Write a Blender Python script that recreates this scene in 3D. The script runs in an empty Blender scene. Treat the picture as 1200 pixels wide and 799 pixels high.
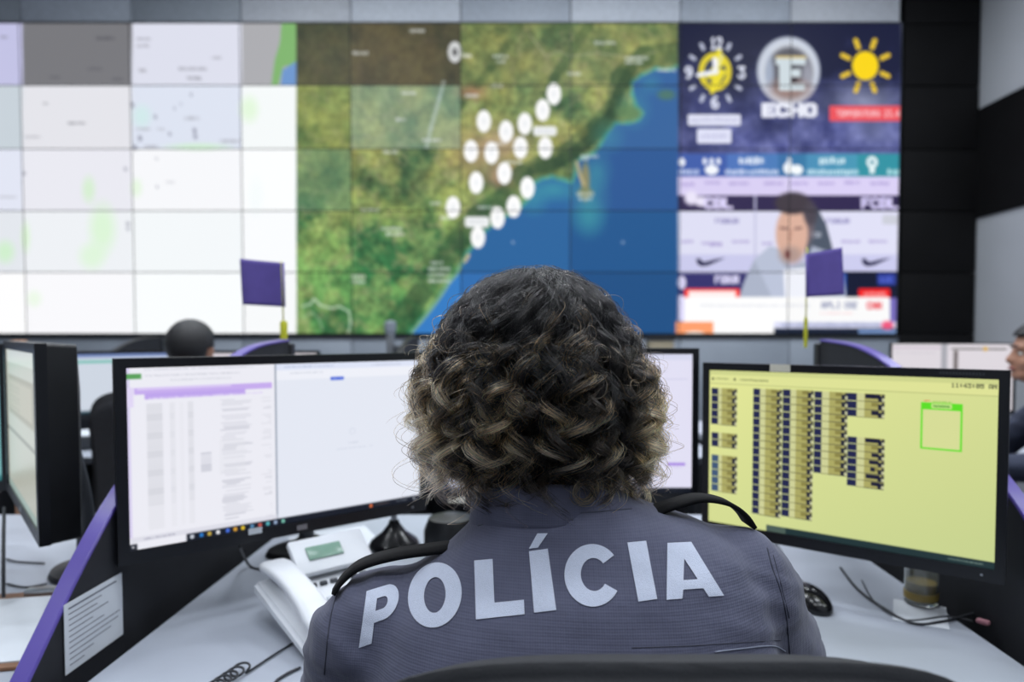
import bpy, bmesh, math, random
import numpy as np
from mathutils import Vector, Matrix, noise as mnoise
from mathutils.bvhtree import BVHTree

random.seed(7); RNG = np.random.default_rng(7)
S = bpy.context.scene
COL = S.collection
R = math.radians

# ------------------------------------------------------------------ camera, light, exposure
F = 800.0; PX, PY = 630.0, 419.0; PITCH = R(2.0); CAMZ = 1.22
cd = bpy.data.cameras.new('camera'); cam = bpy.data.objects.new('camera', cd); COL.objects.link(cam)
cam.location = (0, 0, CAMZ); cam.rotation_euler = (R(90) - PITCH, 0, 0)
cd.sensor_width = 36; cd.lens = 36 * F / 1200
cd.shift_x = (600 - PX) / 1200; cd.shift_y = (PY - 399.5) / 1200
cd.clip_start = 0.02
cd.dof.use_dof = True; cd.dof.focus_distance = 0.655; cd.dof.aperture_fstop = 3.8; cd.dof.aperture_blades = 9
S.camera = cam
w = bpy.data.worlds.new('World'); S.world = w; w.use_nodes = True
w.node_tree.nodes['Background'].inputs[0].default_value = (0.75, 0.85, 1.0, 1)
w.node_tree.nodes['Background'].inputs[1].default_value = 0.25
S.view_settings.view_transform = 'Standard'; S.view_settings.look = 'None'
S.view_settings.gamma = 1; S.view_settings.use_curve_mapping = False
S.view_settings.exposure = 0.0
S.cycles.max_bounces = 6; S.cycles.diffuse_bounces = 3
S.cycles.use_denoising = True
LAMP_W = 62.0

def ray(px, py):
    x = (px - PX) / F; y = -(py - PY) / F
    return Vector((x, y * math.sin(PITCH) + math.cos(PITCH), y * math.cos(PITCH) - math.sin(PITCH)))
def at(px, py, Y):
    d = ray(px, py); return Vector((0, 0, CAMZ)) + d * (Y / d.y)
def proj(P):
    P = np.asarray(P, dtype=float); x = P[..., 0]; y = P[..., 1]; z = P[..., 2] - CAMZ
    f = y * math.cos(PITCH) - z * math.sin(PITCH); u = y * math.sin(PITCH) + z * math.cos(PITCH)
    return PX + F * x / f, PY - F * u / f

# ------------------------------------------------------------------ materials
def lin(c):
    r = []
    for v in c:
        v = v / 255.0
        r.append(v / 12.92 if v <= 0.04045 else ((v + 0.055) / 1.055) ** 2.4)
    return r
MATS = {}
def mat(name, c, rough=0.5, metal=0.0, spec=0.5, var=0.08, scale=30.0, bump=0.0, bscale=200.0, **kw):
    if name in MATS: return MATS[name]
    m = bpy.data.materials.new(name); m.use_nodes = True; MATS[name] = m
    nt = m.node_tree; b = nt.nodes['Principled BSDF']; L = nt.links
    b.inputs['Roughness'].default_value = rough; b.inputs['Metallic'].default_value = metal
    b.inputs['Specular IOR Level'].default_value = spec
    col = lin(c)
    tc = nt.nodes.new('ShaderNodeTexCoord')
    n = nt.nodes.new('ShaderNodeTexNoise'); n.inputs['Scale'].default_value = scale; n.inputs['Detail'].default_value = 4
    L.new(tc.outputs['Object'], n.inputs['Vector'])
    rp = nt.nodes.new('ShaderNodeValToRGB')
    rp.color_ramp.elements[0].position = 0.3; rp.color_ramp.elements[1].position = 0.7
    rp.color_ramp.elements[0].color = (*[v * (1 - var) for v in col], 1)
    rp.color_ramp.elements[1].color = (*[min(1, v * (1 + var)) for v in col], 1)
    L.new(n.outputs['Fac'], rp.inputs['Fac']); L.new(rp.outputs['Color'], b.inputs['Base Color'])
    if bump:
        n2 = nt.nodes.new('ShaderNodeTexNoise'); n2.inputs['Scale'].default_value = bscale
        L.new(tc.outputs['Object'], n2.inputs['Vector'])
        bp = nt.nodes.new('ShaderNodeBump'); bp.inputs['Strength'].default_value = bump; bp.inputs['Distance'].default_value = 0.002
        L.new(n2.outputs['Fac'], bp.inputs['Height']); L.new(bp.outputs['Normal'], b.inputs['Normal'])
    for k, v in kw.items(): b.inputs[k].default_value = v
    return m
def emis(name, c, s):
    m = bpy.data.materials.new(name); m.use_nodes = True; b = m.node_tree.nodes['Principled BSDF']
    b.inputs['Base Color'].default_value = (*lin(c), 1)
    b.inputs['Emission Color'].default_value = (*lin(c), 1); b.inputs['Emission Strength'].default_value = s
    return m
def screen_mat(name, s, gloss=0.25, spec=.2):
    m = bpy.data.materials.new(name); m.use_nodes = True; nt = m.node_tree; b = nt.nodes['Principled BSDF']
    a = nt.nodes.new('ShaderNodeAttribute'); a.attribute_name = 'pic'
    nt.links.new(a.outputs['Color'], b.inputs['Emission Color']); b.inputs['Emission Strength'].default_value = s
    b.inputs['Base Color'].default_value = (.01, .01, .012, 1); b.inputs['Roughness'].default_value = gloss
    b.inputs['Specular IOR Level'].default_value = spec
    return m
M = dict(
    floor=mat('floor', (92, 94, 100), .45, var=.1, scale=3),
    wall=mat('wall_paint', (176, 180, 186), .7, var=.03, scale=2, bump=.1),
    ceil=mat('ceiling', (205, 207, 208), .8, var=.03),
    black_wall=mat('black_wall', (7, 7, 9), .75, spec=.2, var=.2, scale=4),
    frame=mat('wall_bezel', (32, 38, 44), .5),
    plinth=mat('plinth_metal', (148, 156, 167), .42, .1, var=.05, scale=3),
    fascia=mat('fascia', (128, 134, 142), .3, .1, var=.12, scale=.9),
    black=mat('black_plastic', (16, 17, 20), .42, var=.2, bump=.15, bscale=900),
    blackgl=mat('black_gloss', (14, 15, 18), .2),
    bezel=mat('bezel_plastic', (13, 15, 21), .35, var=.1),
    dgrey=mat('dark_grey_plastic', (52, 55, 61), .5),
    desk=mat('desk_laminate', (172, 178, 190), .38, var=.03, scale=6),
    deskedge=mat('desk_edge', (60, 64, 72), .5),
    part=mat('partition_fabric', (27, 29, 36), .75, var=.12, scale=20, bump=.3, bscale=700),
    purple=mat('purple_trim', (88, 72, 160), .28, var=.05, scale=12),
    purplef=mat('purple_cloth', (100, 84, 164), .75, var=.07, scale=25, bump=.3, bscale=500),
    yellow=mat('yellow_plastic', (205, 205, 45), .4, var=.08),
    steel=mat('brushed_steel', (175, 178, 182), .3, .9),
    white=mat('white_plastic', (226, 229, 234), .35, var=.02),
    whiteg=mat('off_white_plastic', (205, 210, 216), .4, var=.03),
    paper=mat('paper', (214, 219, 226), .8, var=.02),
    ink=mat('ink', (92, 98, 112), .8),
    cable=mat('cable_rubber', (42, 44, 50), .5),
    chair=mat('chair_fabric', (50, 51, 56), .85, var=.12, scale=60, bump=.5, bscale=900),
    chairb=mat('chair_band', (38, 39, 43), .7, var=.1, bump=.3, bscale=600),
    skin=mat('skin', (176, 128, 104), .5, var=.06, scale=20),
    skin2=mat('skin_olive', (158, 112, 90), .5, var=.06, scale=20),
    lips=mat('lips', (150, 82, 78), .4),
    eye=mat('eye_white', (225, 222, 216), .2),
    iris=mat('iris', (40, 26, 18), .2),
    hairblk=mat('short_black_hair', (30, 29, 32), .5, var=.35, scale=120, bump=.9, bscale=500),
    trouser=mat('trouser_cloth', (44, 46, 56), .85, bump=.3, bscale=800),
    shoe=mat('shoe_leather', (18, 17, 17), .35),
    shirt2=mat('navy_shirt', (46, 52, 72), .85, var=.1, bump=.3, bscale=500),
    tan=mat('tan_box', (150, 140, 118), .7),
    wood=mat('brown_board', (122, 84, 58), .55, var=.12, scale=40),
    lcd=mat('lcd_green', (124, 160, 142), .25),
    letter=mat('white_print', (196, 203, 222), .75, var=.03, scale=300, bump=.4, bscale=1500),
    seam=mat('seam_thread', (56, 58, 72), .8),
    zip=mat('zip_tape', (128, 134, 152), .6),
    blkcloth=mat('black_webbing', (10, 10, 13), .75, spec=.2, var=.2, scale=80, bump=.4, bscale=900),
    sticker=mat('sticker', (222, 218, 200), .6),
    pink=mat('pink_rubber', (190, 130, 140), .6),
)
SCR = screen_mat('display_glow', 1.0); SCRW = screen_mat('videowall_glow', 1.0, .4, .06)

# ------------------------------------------------------------------ object helpers
def tag(o, label=None, cat=None, group=None, kind=None):
    if label: o['label'] = label
    if cat: o['category'] = cat
    if group: o['group'] = group
    if kind: o['kind'] = kind
    return o
def thing(name, label, cat, loc=(0, 0, 0), rz=0, group=None):
    o = bpy.data.objects.new(name, None); COL.objects.link(o); o.empty_display_size = .05
    o.location = loc; o.rotation_euler = (0, 0, rz); return tag(o, label, cat, group)
def fin(name, bm, m, parent=None, smooth=False, angle=None):
    bmesh.ops.recalc_face_normals(bm, faces=bm.faces)
    me = bpy.data.meshes.new(name); bm.to_mesh(me); bm.free()
    me.materials.append(m if not isinstance(m, str) else M[m])
    if smooth: me.shade_smooth()
    if angle is not None:
        me.shade_smooth()
        me.set_sharp_from_angle(angle=R(angle))
    o = bpy.data.objects.new(name, me); COL.objects.link(o)
    if parent: o.parent = parent
    return o
def box(bm, c, s, rot=None, bev=0.0, seg=2):
    """axis box centre c, full size s"""
    mt = Matrix.Translation(Vector(c)) @ (rot.to_4x4() if rot is not None else Matrix.Identity(4)) @ Matrix.Diagonal((*s, 1))
    g = bmesh.ops.create_cube(bm, size=1, matrix=mt)
    if bev:
        es = list({e for v in g['verts'] for e in v.link_edges})
        bmesh.ops.bevel(bm, geom=es, offset=bev, segments=seg, affect='EDGES', profile=.5, clamp_overlap=True)
def bx(name, c, s, m, parent=None, bev=0.0, rot=None, seg=2):
    bm = bmesh.new(); box(bm, c, s, rot, bev, seg); return fin(name, bm, m, parent, angle=40 if bev else None)
def tube(bm, pts, r, n=8, closed=False, cap=True):
    pts = [Vector(p) for p in pts]; N = len(pts)
    rs = r if isinstance(r, (list, tuple)) else [r] * N
    up = None; rings = []
    for i, p in enumerate(pts):
        a = pts[(i - 1) % N] if (i > 0 or closed) else p
        b = pts[(i + 1) % N] if (i < N - 1 or closed) else p
        t = (b - a).normalized()
        if up is None: up = t.orthogonal().normalized()
        else: up = (up - t * up.dot(t)); up = up.normalized() if up.length > 1e-6 else t.orthogonal().normalized()
        s = t.cross(up)
        rings.append([bm.verts.new(p + (up * math.cos(2 * math.pi * k / n) + s * math.sin(2 * math.pi * k / n)) * rs[i]) for k in range(n)])
    for i in range(N if closed else N - 1):
        A, B = rings[i], rings[(i + 1) % N]
        for k in range(n): bm.faces.new((A[k], A[(k + 1) % n], B[(k + 1) % n], B[k]))
    if cap and not closed: bm.faces.new(rings[0]); bm.faces.new(rings[-1][::-1])
def tb(name, pts, r, m, parent=None, n=8, closed=False):
    bm = bmesh.new(); tube(bm, pts, r, n, closed); return fin(name, bm, m, parent, smooth=True)
def catmull(pts, k=8):
    pts = [Vector(p) for p in pts]; out = []
    for i in range(len(pts) - 1):
        p0 = pts[max(0, i - 1)]; p1 = pts[i]; p2 = pts[i + 1]; p3 = pts[min(len(pts) - 1, i + 2)]
        for j in range(k):
            t = j / k
            out.append(.5 * ((2 * p1) + (p2 - p0) * t + (2 * p0 - 5 * p1 + 4 * p2 - p3) * t * t + (3 * p1 - p0 - 3 * p2 + p3) * t ** 3))
    out.append(pts[-1]); return out
def lathe(bm, prof, c=(0, 0, 0), n=24):
    c = Vector(c); rings = []
    for r, z in prof:
        rings.append([bm.verts.new(c + Vector((r * math.cos(2 * math.pi * k / n), r * math.sin(2 * math.pi * k / n), z))) for k in range(n)])
    for A, B in zip(rings, rings[1:]):
        for k in range(n): bm.faces.new((A[k], A[(k + 1) % n], B[(k + 1) % n], B[k]))
    bm.faces.new(rings[0][::-1]); bm.faces.new(rings[-1])
def lt(name, prof, c, m, parent=None, n=24, angle=40):
    bm = bmesh.new(); lathe(bm, prof, c, n); return fin(name, bm, m, parent, angle=angle)
def prism(bm, poly, axis, a, b):
    """poly: list of 2D points; axis 'x' -> poly is (y,z), 'y' -> (x,z), 'z' -> (x,y)"""
    def mk(p, t):
        return {'x': (t, p[0], p[1]), 'y': (p[0], t, p[1]), 'z': (p[0], p[1], t)}[axis]
    A = [bm.verts.new(mk(p, a)) for p in poly]; B = [bm.verts.new(mk(p, b)) for p in poly]
    n = len(poly); bm.faces.new(A[::-1]); bm.faces.new(B)
    for i in range(n): bm.faces.new((A[i], A[(i + 1) % n], B[(i + 1) % n], B[i]))
def rrect(w_, h_, r, n=5):
    out = []
    for cx, cy, a0 in ((w_/2-r, h_/2-r, 0), (-w_/2+r, h_/2-r, 90), (-w_/2+r, -h_/2+r, 180), (w_/2-r, -h_/2+r, 270)):
        for k in range(n + 1):
            a = R(a0 + 90 * k / n); out.append((cx + r * math.cos(a), cy + r * math.sin(a)))
    return out
def npmesh(name, V, Q, m, parent=None, smooth=False, k=4):
    me = bpy.data.meshes.new(name); V = np.asarray(V, dtype=np.float32); Q = np.asarray(Q, dtype=np.int32)
    me.vertices.add(len(V)); me.vertices.foreach_set('co', V.ravel())
    me.loops.add(Q.size); me.loops.foreach_set('vertex_index', Q.ravel())
    me.polygons.add(len(Q)); me.polygons.foreach_set('loop_start', np.arange(0, Q.size, k, dtype=np.int32))
    me.update(calc_edges=True); me.validate()
    me.materials.append(m if not isinstance(m, str) else M[m])
    if smooth: me.shade_smooth()
    o = bpy.data.objects.new(name, me); COL.objects.link(o)
    if parent: o.parent = parent
    return o
def grid_screen(name, P00, U, V, nx, ny, cols, m, parent):
    """flat screen: P00 top-left corner, U/V edge vectors (V downwards); cols (ny+1,nx+1,3) sRGB 0-255"""
    u = np.linspace(0, 1, nx + 1); v = np.linspace(0, 1, ny + 1)
    UU, VV = np.meshgrid(u, v)
    P = np.array(P00)[None, None] + UU[..., None] * np.array(U) + VV[..., None] * np.array(V)
    idx = np.arange((nx + 1) * (ny + 1)).reshape(ny + 1, nx + 1)
    Q = np.stack([idx[:-1, :-1], idx[1:, :-1], idx[1:, 1:], idx[:-1, 1:]], -1).reshape(-1, 4)
    o = npmesh(name, P.reshape(-1, 3), Q, m, parent)
    c = cols.reshape(-1, 3) / 255.0
    c = np.where(c <= .04045, c / 12.92, ((c + .055) / 1.055) ** 2.4)
    a = o.data.color_attributes.new('pic', 'FLOAT_COLOR', 'POINT')
    a.data.foreach_set('color', np.concatenate([c, np.ones((len(c), 1))], 1).astype(np.float32).ravel())
    return o

# ------------------------------------------------------------------ painting of the flat display pictures (vertex colours on display surfaces)
FONT = {}
for ln in """0 3E5149453E|1 00427F4000|2 4261514946|3 2141454B31|4 1814127F10|5 2745454539|6 3C4A494930|7 0171090503|8 3649494936|9 064949291E|: 0036360000|A 7E1111117E|B 7F49494936|C 3E41414122|D 7F4141221C|E 7F49494941|F 7F09090901|G 3E4149497A|H 7F0808087F|I 00417F4100|J 2040413F01|K 7F08142241|L 7F40404040|M 7F020C027F|N 7F0408107F|O 3E4141413E|P 7F09090906|Q 3E4151215E|R 7F09192946|S 4649494931|T 01017F0101|U 3F4040403F|V 1F2040201F|W 3F4038403F|X 6314081463|Y 0708700807|Z 6151494543|. 0060600000|# 147F147F14|- 0808080808|% 2313086462""".split('|'):
    ch, hx = ln.split(' '); FONT[ch] = [int(hx[i:i+2], 16) for i in range(0, 10, 2)]
def vnoise(h, w_, cell, seed, octv=4):
    r = np.random.default_rng(seed); out = np.zeros((h, w_)); amp = 1; tot = 0
    for _ in range(octv):
        gh, gw = int(h / cell) + 3, int(w_ / cell) + 3; g = r.random((gh, gw))
        y = np.arange(h) / cell; x = np.arange(w_) / cell
        y0 = y.astype(int); x0 = x.astype(int); fy = y - y0; fx = x - x0
        fy = fy * fy * (3 - 2 * fy); fx = fx * fx * (3 - 2 * fx)
        A = g[y0][:, x0]; B = g[y0][:, x0 + 1]; C_ = g[y0 + 1][:, x0]; D = g[y0 + 1][:, x0 + 1]
        out += amp * ((A * (1 - fx) + B * fx) * (1 - fy)[:, None] + (C_ * (1 - fx) + D * fx) * fy[:, None])
        tot += amp; amp *= .55; cell = max(1.5, cell / 2)
    return out / tot
class Canvas:
    def __init__(s, x0, y0, x1, y1, sc, bg):
        s.x0, s.y0, s.sc = x0, y0, sc; s.w = int((x1 - x0) * sc); s.h = int((y1 - y0) * sc)
        s.a = np.empty((s.h, s.w, 3)); s.a[:] = bg
    def _bb(s, xa, ya, xb, yb):
        i0 = max(0, int((ya - s.y0) * s.sc)); i1 = min(s.h, int(math.ceil((yb - s.y0) * s.sc)) + 1)
        j0 = max(0, int((xa - s.x0) * s.sc)); j1 = min(s.w, int(math.ceil((xb - s.x0) * s.sc)) + 1)
        if i1 <= i0 or j1 <= j0: return None
        Y, X = np.mgrid[i0:i1, j0:j1]; return slice(i0, i1), slice(j0, j1), (X + .5) / s.sc + s.x0, (Y + .5) / s.sc + s.y0
    def put(s, sl, mask, c, al=1.0):
        sub = s.a[sl[0], sl[1]]; mk = mask.astype(float) * al
        sub[:] = sub * (1 - mk[..., None]) + np.asarray(c, float) * mk[..., None]
    def rect(s, xa, ya, xb, yb, c, al=1.0):
        b = s._bb(xa, ya, xb, yb)
        if b: s.put(b, (b[2] >= xa) & (b[2] < xb) & (b[3] >= ya) & (b[3] < yb), c, al)
    def ell(s, cx, cy, rx, ry, c, al=1.0, soft=0.0):
        b = s._bb(cx - rx*(1+soft), cy - ry*(1+soft), cx + rx*(1+soft), cy + ry*(1+soft))
        if b:
            d = np.sqrt(((b[2] - cx) / rx) ** 2 + ((b[3] - cy) / ry) ** 2)
            s.put(b, np.clip((1 + soft - d) / max(soft * 2, .02), 0, 1), c, al)
    def rr(s, xa, ya, xb, yb, r, c, al=1.0):
        b = s._bb(xa, ya, xb, yb)
        if b:
            qx = np.maximum(np.abs(b[2] - (xa + xb) / 2) - (xb - xa) / 2 + r, 0); qy = np.maximum(np.abs(b[3] - (ya + yb) / 2) - (yb - ya) / 2 + r, 0)
            s.put(b, np.hypot(qx, qy) <= r, c, al)
    def poly(s, pts, c, al=1.0):
        xs = [p[0] for p in pts]; ys = [p[1] for p in pts]; b = s._bb(min(xs), min(ys), max(xs), max(ys))
        if not b: return
        X, Y = b[2], b[3]; ins = np.zeros(X.shape, bool); n = len(pts)
        for i in range(n):
            (xa, ya), (xb, yb) = pts[i], pts[(i + 1) % n]
            if ya == yb: continue
            c_ = ((ya > Y) != (yb > Y)) & (X < (xb - xa) * (Y - ya) / (yb - ya) + xa); ins ^= c_
        s.put(b, ins, c, al)
    def line(s, pts, wd, c, al=1.0):
        for (xa, ya), (xb, yb) in zip(pts, pts[1:]):
            b = s._bb(min(xa, xb) - wd, min(ya, yb) - wd, max(xa, xb) + wd, max(ya, yb) + wd)
            if not b: continue
            dx, dy = xb - xa, yb - ya; L2 = dx * dx + dy * dy + 1e-9
            t = np.clip(((b[2] - xa) * dx + (b[3] - ya) * dy) / L2, 0, 1)
            s.put(b, np.hypot(b[2] - xa - t * dx, b[3] - ya - t * dy) <= wd / 2, c, al)
    def text(s, x, y, w_, h_, st, c, al=1.0, bold=0.0):
        n = len(st); cw = w_ / (n * 6 - 1); rh = h_ / 7
        for k, ch in enumerate(st):
            g = FONT.get(ch)
            if not g: continue
            for i, colb in enumerate(g):
                for j in range(7):
                    if colb >> j & 1:
                        xx = x + (k * 6 + i) * cw; s.rect(xx - bold, y + j * rh - bold, xx + cw + bold, y + (j + 1) * rh + bold, c, al)
    def blobs(s, x, y, w_, h_, c, al=1.0, seed=1):
        """a word too small to read in the photograph: broken little bars"""
        r = random.Random(seed); xx = x
        while xx < x + w_:
            cw = r.uniform(1.2, 2.6) * h_ / 5; s.rect(xx, y + r.uniform(0, .25) * h_, min(xx + cw, x + w_), y + h_ * r.uniform(.8, 1), c, al); xx += cw + h_ * .15
    def blur(s, n=1):
        for _ in range(n):
            p = np.pad(s.a, ((1, 1), (1, 1), (0, 0)), 'edge')
            s.a = (p[:-2, 1:-1] + 2 * p[1:-1, 1:-1] + p[2:, 1:-1]) / 4
            p = np.pad(s.a, ((1, 1), (1, 1), (0, 0)), 'edge')
            s.a = (p[1:-1, :-2] + 2 * p[1:-1, 1:-1] + p[1:-1, 2:]) / 4
    def sample(s, X, Y):
        x = np.clip((X - s.x0) * s.sc - .5, 0, s.w - 1.001); y = np.clip((Y - s.y0) * s.sc - .5, 0, s.h - 1.001)
        i = y.astype(int); j = x.astype(int); fy = (y - i)[..., None]; fx = (x - j)[..., None]; a = s.a
        return (a[i, j] * (1 - fx) + a[i, j + 1] * fx) * (1 - fy) + (a[i + 1, j] * (1 - fx) + a[i + 1, j + 1] * fx) * fy
# ------------------------------------------------------------------ the room
WD = 7.52; XR = 4.84
def struct(name, c, s, m, bev=0): return tag(bx(name, c, s, m, bev=bev), kind='structure')
struct('floor', (-1.9, 3.0, -.05), (13.6, 10.2, .1), 'floor')
struct('ceiling', (-1.9, 3.0, 5.3), (13.6, 10.2, .1), 'ceil')
struct('wall_back', (-1.9, -2.05, 2.6), (13.6, .1, 5.3), 'wall')
struct('wall_left', (-8.7, 3.0, 2.6), (.1, 10.2, 5.3), 'wall')
struct('wall_front', (-1.9, 8.05, 2.6), (13.6, .1, 5.3), 'black_wall')
zb0, zb1 = 2.49, 3.67
struct('wall_right', (XR + .05, 3.0, 2.6), (.1, 10.2, 5.3), 'wall')
tag(bx('trim_1', (XR - .012, 3.0, (zb0 + zb1) / 2), (.024, 10.0, zb1 - zb0), 'black_wall'), kind='structure', label='wide black band along the right wall')
struct('baseboard_right', (XR - .01, 3.0, .05), (.02, 10.0, .1), 'deskedge')

# ceiling lamps (outside the frame, they light the room)
k = 0
for ly in (-1.0, 1.0, 3.2, 5.4):
    for lx in (-2.6, 0.2, 3.0):
        t = thing('ceiling_light', 'long white ceiling luminaire with glowing diffuser, %s row from the video wall, %s' % ({-1.0: 'fourth', 1.0: 'third', 3.2: 'second', 5.4: 'first'}[ly], {-2.6: 'left one', .2: 'middle one', 3.0: 'right one'}[lx]), 'lamp', (lx, ly, 5.25), 0, 'ceiling luminaires above the consoles')
        bx('housing', (0, 0, -.03), (1.5, .42, .06), 'white', t, bev=.008)
        bm = bmesh.new(); box(bm, (0, 0, -.066), (1.42, .34, .01)); fin('diffuser', bm, MATS.get('lampglow') or MATS.setdefault('lampglow', emis('lampglow', (235, 242, 255), 2.0)), t)
        ld = bpy.data.lights.new('lamp', 'AREA'); ld.shape = 'RECTANGLE'; ld.size = 1.4; ld.size_y = .34
        ld.energy = LAMP_W * (.62 if ly < 2 else 1.0); ld.color = (.90, .95, 1.0)
        lo = bpy.data.objects.new('lamp', ld); COL.objects.link(lo); lo.parent = t; lo.location = (0, 0, -.085)

# ------------------------------------------------------------------ picture on the video wall, laid out on its own surface
CV = Canvas(-240, 15, 1070, 400, 2, (240, 242, 248))
xb = [-230, -102, 26.5, 154.5, 283.5, 411.5, 539.5, 667.5, 794.5, 924.5, 1054]
yb = [27, 100, 174.5, 247, 319, 391]
# -- left: pale street map
base = [[(170,170,200),(196,196,230),(120,120,124),(224,226,240),(172,172,176)],
        [(205,212,220),(204,214,222),(230,230,236),(220,226,240),(248,252,252)],
        [(220,225,238),(226,230,244),(238,238,246),(248,249,252),(250,252,254)],
        [(228,232,240),(230,234,240),(238,241,245),(248,252,254),(251,253,255)],
        [(250,250,255),(252,252,255),(252,252,255),(250,253,255),(252,254,255)]]
for r_ in range(5):
    for c_ in range(5):
        CV.rect(xb[c_], yb[r_] - (3 if r_ == 0 else 0), xb[c_+1], yb[r_+1], base[r_][c_])
CV.poly([(330,27),(347,27),(347,75),(332,78),(326,100),(318,100),(322,70),(328,50)], (128,180,110)); CV.poly([(331,82),(347,72),(347,100),(329,100)], (110,150,205))
for (cx, cy, rx, ry, c) in ((104,222,7,14,(214,244,206)),(120,268,14,26,(216,246,208)),(108,300,14,14,(220,246,214)),(6,295,10,12,(206,244,200)),(232,172,32,4,(206,238,204)),(292,128,10,14,(226,250,216)),(166,136,10,12,(206,234,232)),(30,278,5,16,(216,244,206)),(40,350,8,9,(236,252,230)),(160,220,6,10,(228,248,220)),(300,230,8,20,(244,250,250))):
    CV.ell(cx, cy, rx, ry, c, .8, .5)
for i, (x, y, w_, g) in enumerate(((112,43,22,70),(102,79,18,86),(58,89,12,84),(132,91,12,86),(160,44,16,130),(161,52,14,140),(248,66,12,150),(210,79,32,130),(218,90,18,110),(162,81,10,160),(0,42,9,110),(80,143,20,120),(30,159,18,160),(160,150,16,160),(184,150,8,165),(258,164,24,150),(216,137,18,150),(170,170,14,140),(50,120,6,130),(0,229,20,170),(195,212,10,200))):
    CV.blobs(x, y, w_, 3.2, (g, g, g + 8), .8, i)
for (x, y, rr_) in ((155,123,2),(182,137,1.6),(164,162,2.2),(158,173,2.2),(228,153,2),(229,160,2),(224,111,1.2),(204,127,1),(212,122,1),(199,157,1.5),(147,198,1.5),(183,186,1),(184,219,1),(150,262,1.6),(150,268,1.4),(28,203,1.5)):
    CV.ell(x, y, rr_, rr_ * 1.5, (120, 122, 140), .8, .4)
# -- middle: satellite map of a coast
sx0, sx1 = 347.5, 794.5
b = CV._bb(sx0, 24, sx1, 394); sl = (b[0], b[1]); X, Y = b[2], b[3]; hh, ww = X.shape
n1 = vnoise(hh, ww, 90, 3); n2 = vnoise(hh, ww, 28, 4); n3 = vnoise(hh, ww, 9, 5, 3); n4 = vnoise(hh, ww, 60, 8)
t_ = np.clip((n1 - .35) / .3, 0, 1)[..., None]; low = np.clip((Y - 200) / 120, 0, 1)[..., None]
land = np.array((62, 92, 58)) * (1 - t_) + np.array((150, 152, 84)) * t_
landl = np.array((48, 104, 60)) * (1 - t_) + np.array((112, 160, 88)) * t_
land = land * (1 - low) + landl * low
u_ = np.clip((n2 - .42) / .2, 0, 1)[..., None]; land = land * (1 - .45 * u_) + np.array((158, 168, 102)) * .45 * u_
land *= (.50 + .62 * n3 + .42 * vnoise(hh, ww, 34, 31, 4))[..., None]
ridge = np.clip(1 - np.abs(n4 - .5) / .035, 0, 1)[..., None]; land = land * (1 - .5 * ridge) + np.array((168, 160, 120)) * .5 * ridge
CV.a[sl] = land
CV.ell(570, 178, 34, 26, (176, 138, 112), .6, .8); CV.ell(588, 208, 14, 12, (180, 130, 110), .6, .6); CV.ell(552, 108, 16, 8, (178, 128, 96), .7, .6); CV.ell(590, 168, 22, 8, (190, 160, 140), .5, .8)
def shade(px0, py0, px1, py1, c, al): CV.rect(px0, py0, px1, py1, c, al)
shade(347, 24, 411, 100, (58, 54, 44), .72); shade(411, 24, 539.5, 100, (70, 58, 48), .72)
shade(411, 100, 539.5, 174.5, (142, 166, 152), .5); shade(347, 174.5, 411, 247, (96, 140, 112), .45); shade(347, 100, 411, 174.5, (112, 136, 70), .35)
shade(539.5, 24, 667, 100, (112, 116, 70), .3); shade(667, 24, 794, 100, (150, 148, 92), .35)
CV.line([(520,96),(515,115),(505,150),(500,172)], 4, (190,205,200), .6)
coast = [(800,76),(785,84),(769,82),(752,90),(742,97),(743,110),(747,123),(756,132),(750,142),(736,146),(722,146),(712,158),(706,170),(696,182),(684,186),(677,190),(676,206),(671,216),(660,213),(647,209),(636,211),(627,216),(625,229),(616,240),(606,250),(592,256),(582,262),(570,272),(560,284),(550,297),(542,312),(538,320),(528,331),(520,344),(509,360),(496,376),(482,392),(482,400),(800,400)]
rr2 = random.Random(5)
CV.line(coast[:-2], 10, (60, 150, 150), .35); CV.line(coast[:-2], 6, (70, 165, 160), .3)
CV.line([(800,62),(755,66),(728,92),(722,125),(700,150),(668,178),(640,192),(612,205),(592,232),(560,252),(536,282),(518,310),(492,345),(462,385)], 26, (38, 70, 44), .35); CV.line([(740,80),(724,110),(716,134),(690,165),(655,190),(625,198)], 14, (34, 62, 40), .45); CV.line([(690,30),(650,90),(640,120)], 12, (44, 74, 40), .4); CV.line([(610,30),(575,80),(560,100)], 10, (52, 78, 44), .35)
CV.poly(coast, (44, 98, 158))
b = CV._bb(540, 70, 795, 395); sea = vnoise(b[2].shape[0], b[2].shape[1], 40, 9)
tmp = Canvas(-240, 15, 1070, 400, 2, (0, 0, 0)); tmp.poly(coast, (1, 1, 1)); mk = tmp.a[..., 0] > .5
wat = np.zeros_like(CV.a); Yg, Xg = np.mgrid[0:CV.h, 0:CV.w]; Xg = Xg / 2 - 240; Yg = Yg / 2 + 15
def panelcol(xa, ya, xc, yc, c):
    mm = mk & (Xg >= xa) & (Xg < xc) & (Yg >= ya) & (Yg < yc); CV.a[mm] = c
panelcol(667, 20, 800, 174.5, (50, 98, 156)); panelcol(667, 174.5, 800, 247, (40, 88, 150)); panelcol(667, 247, 800, 319, (30, 86, 142)); panelcol(667, 319, 800, 400, (28, 80, 134))
panelcol(539, 200, 667, 319, (40, 100, 158)); panelcol(539, 319, 667, 400, (46, 108, 174)); panelcol(400, 319, 539.5, 400, (52, 124, 196))
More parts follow.
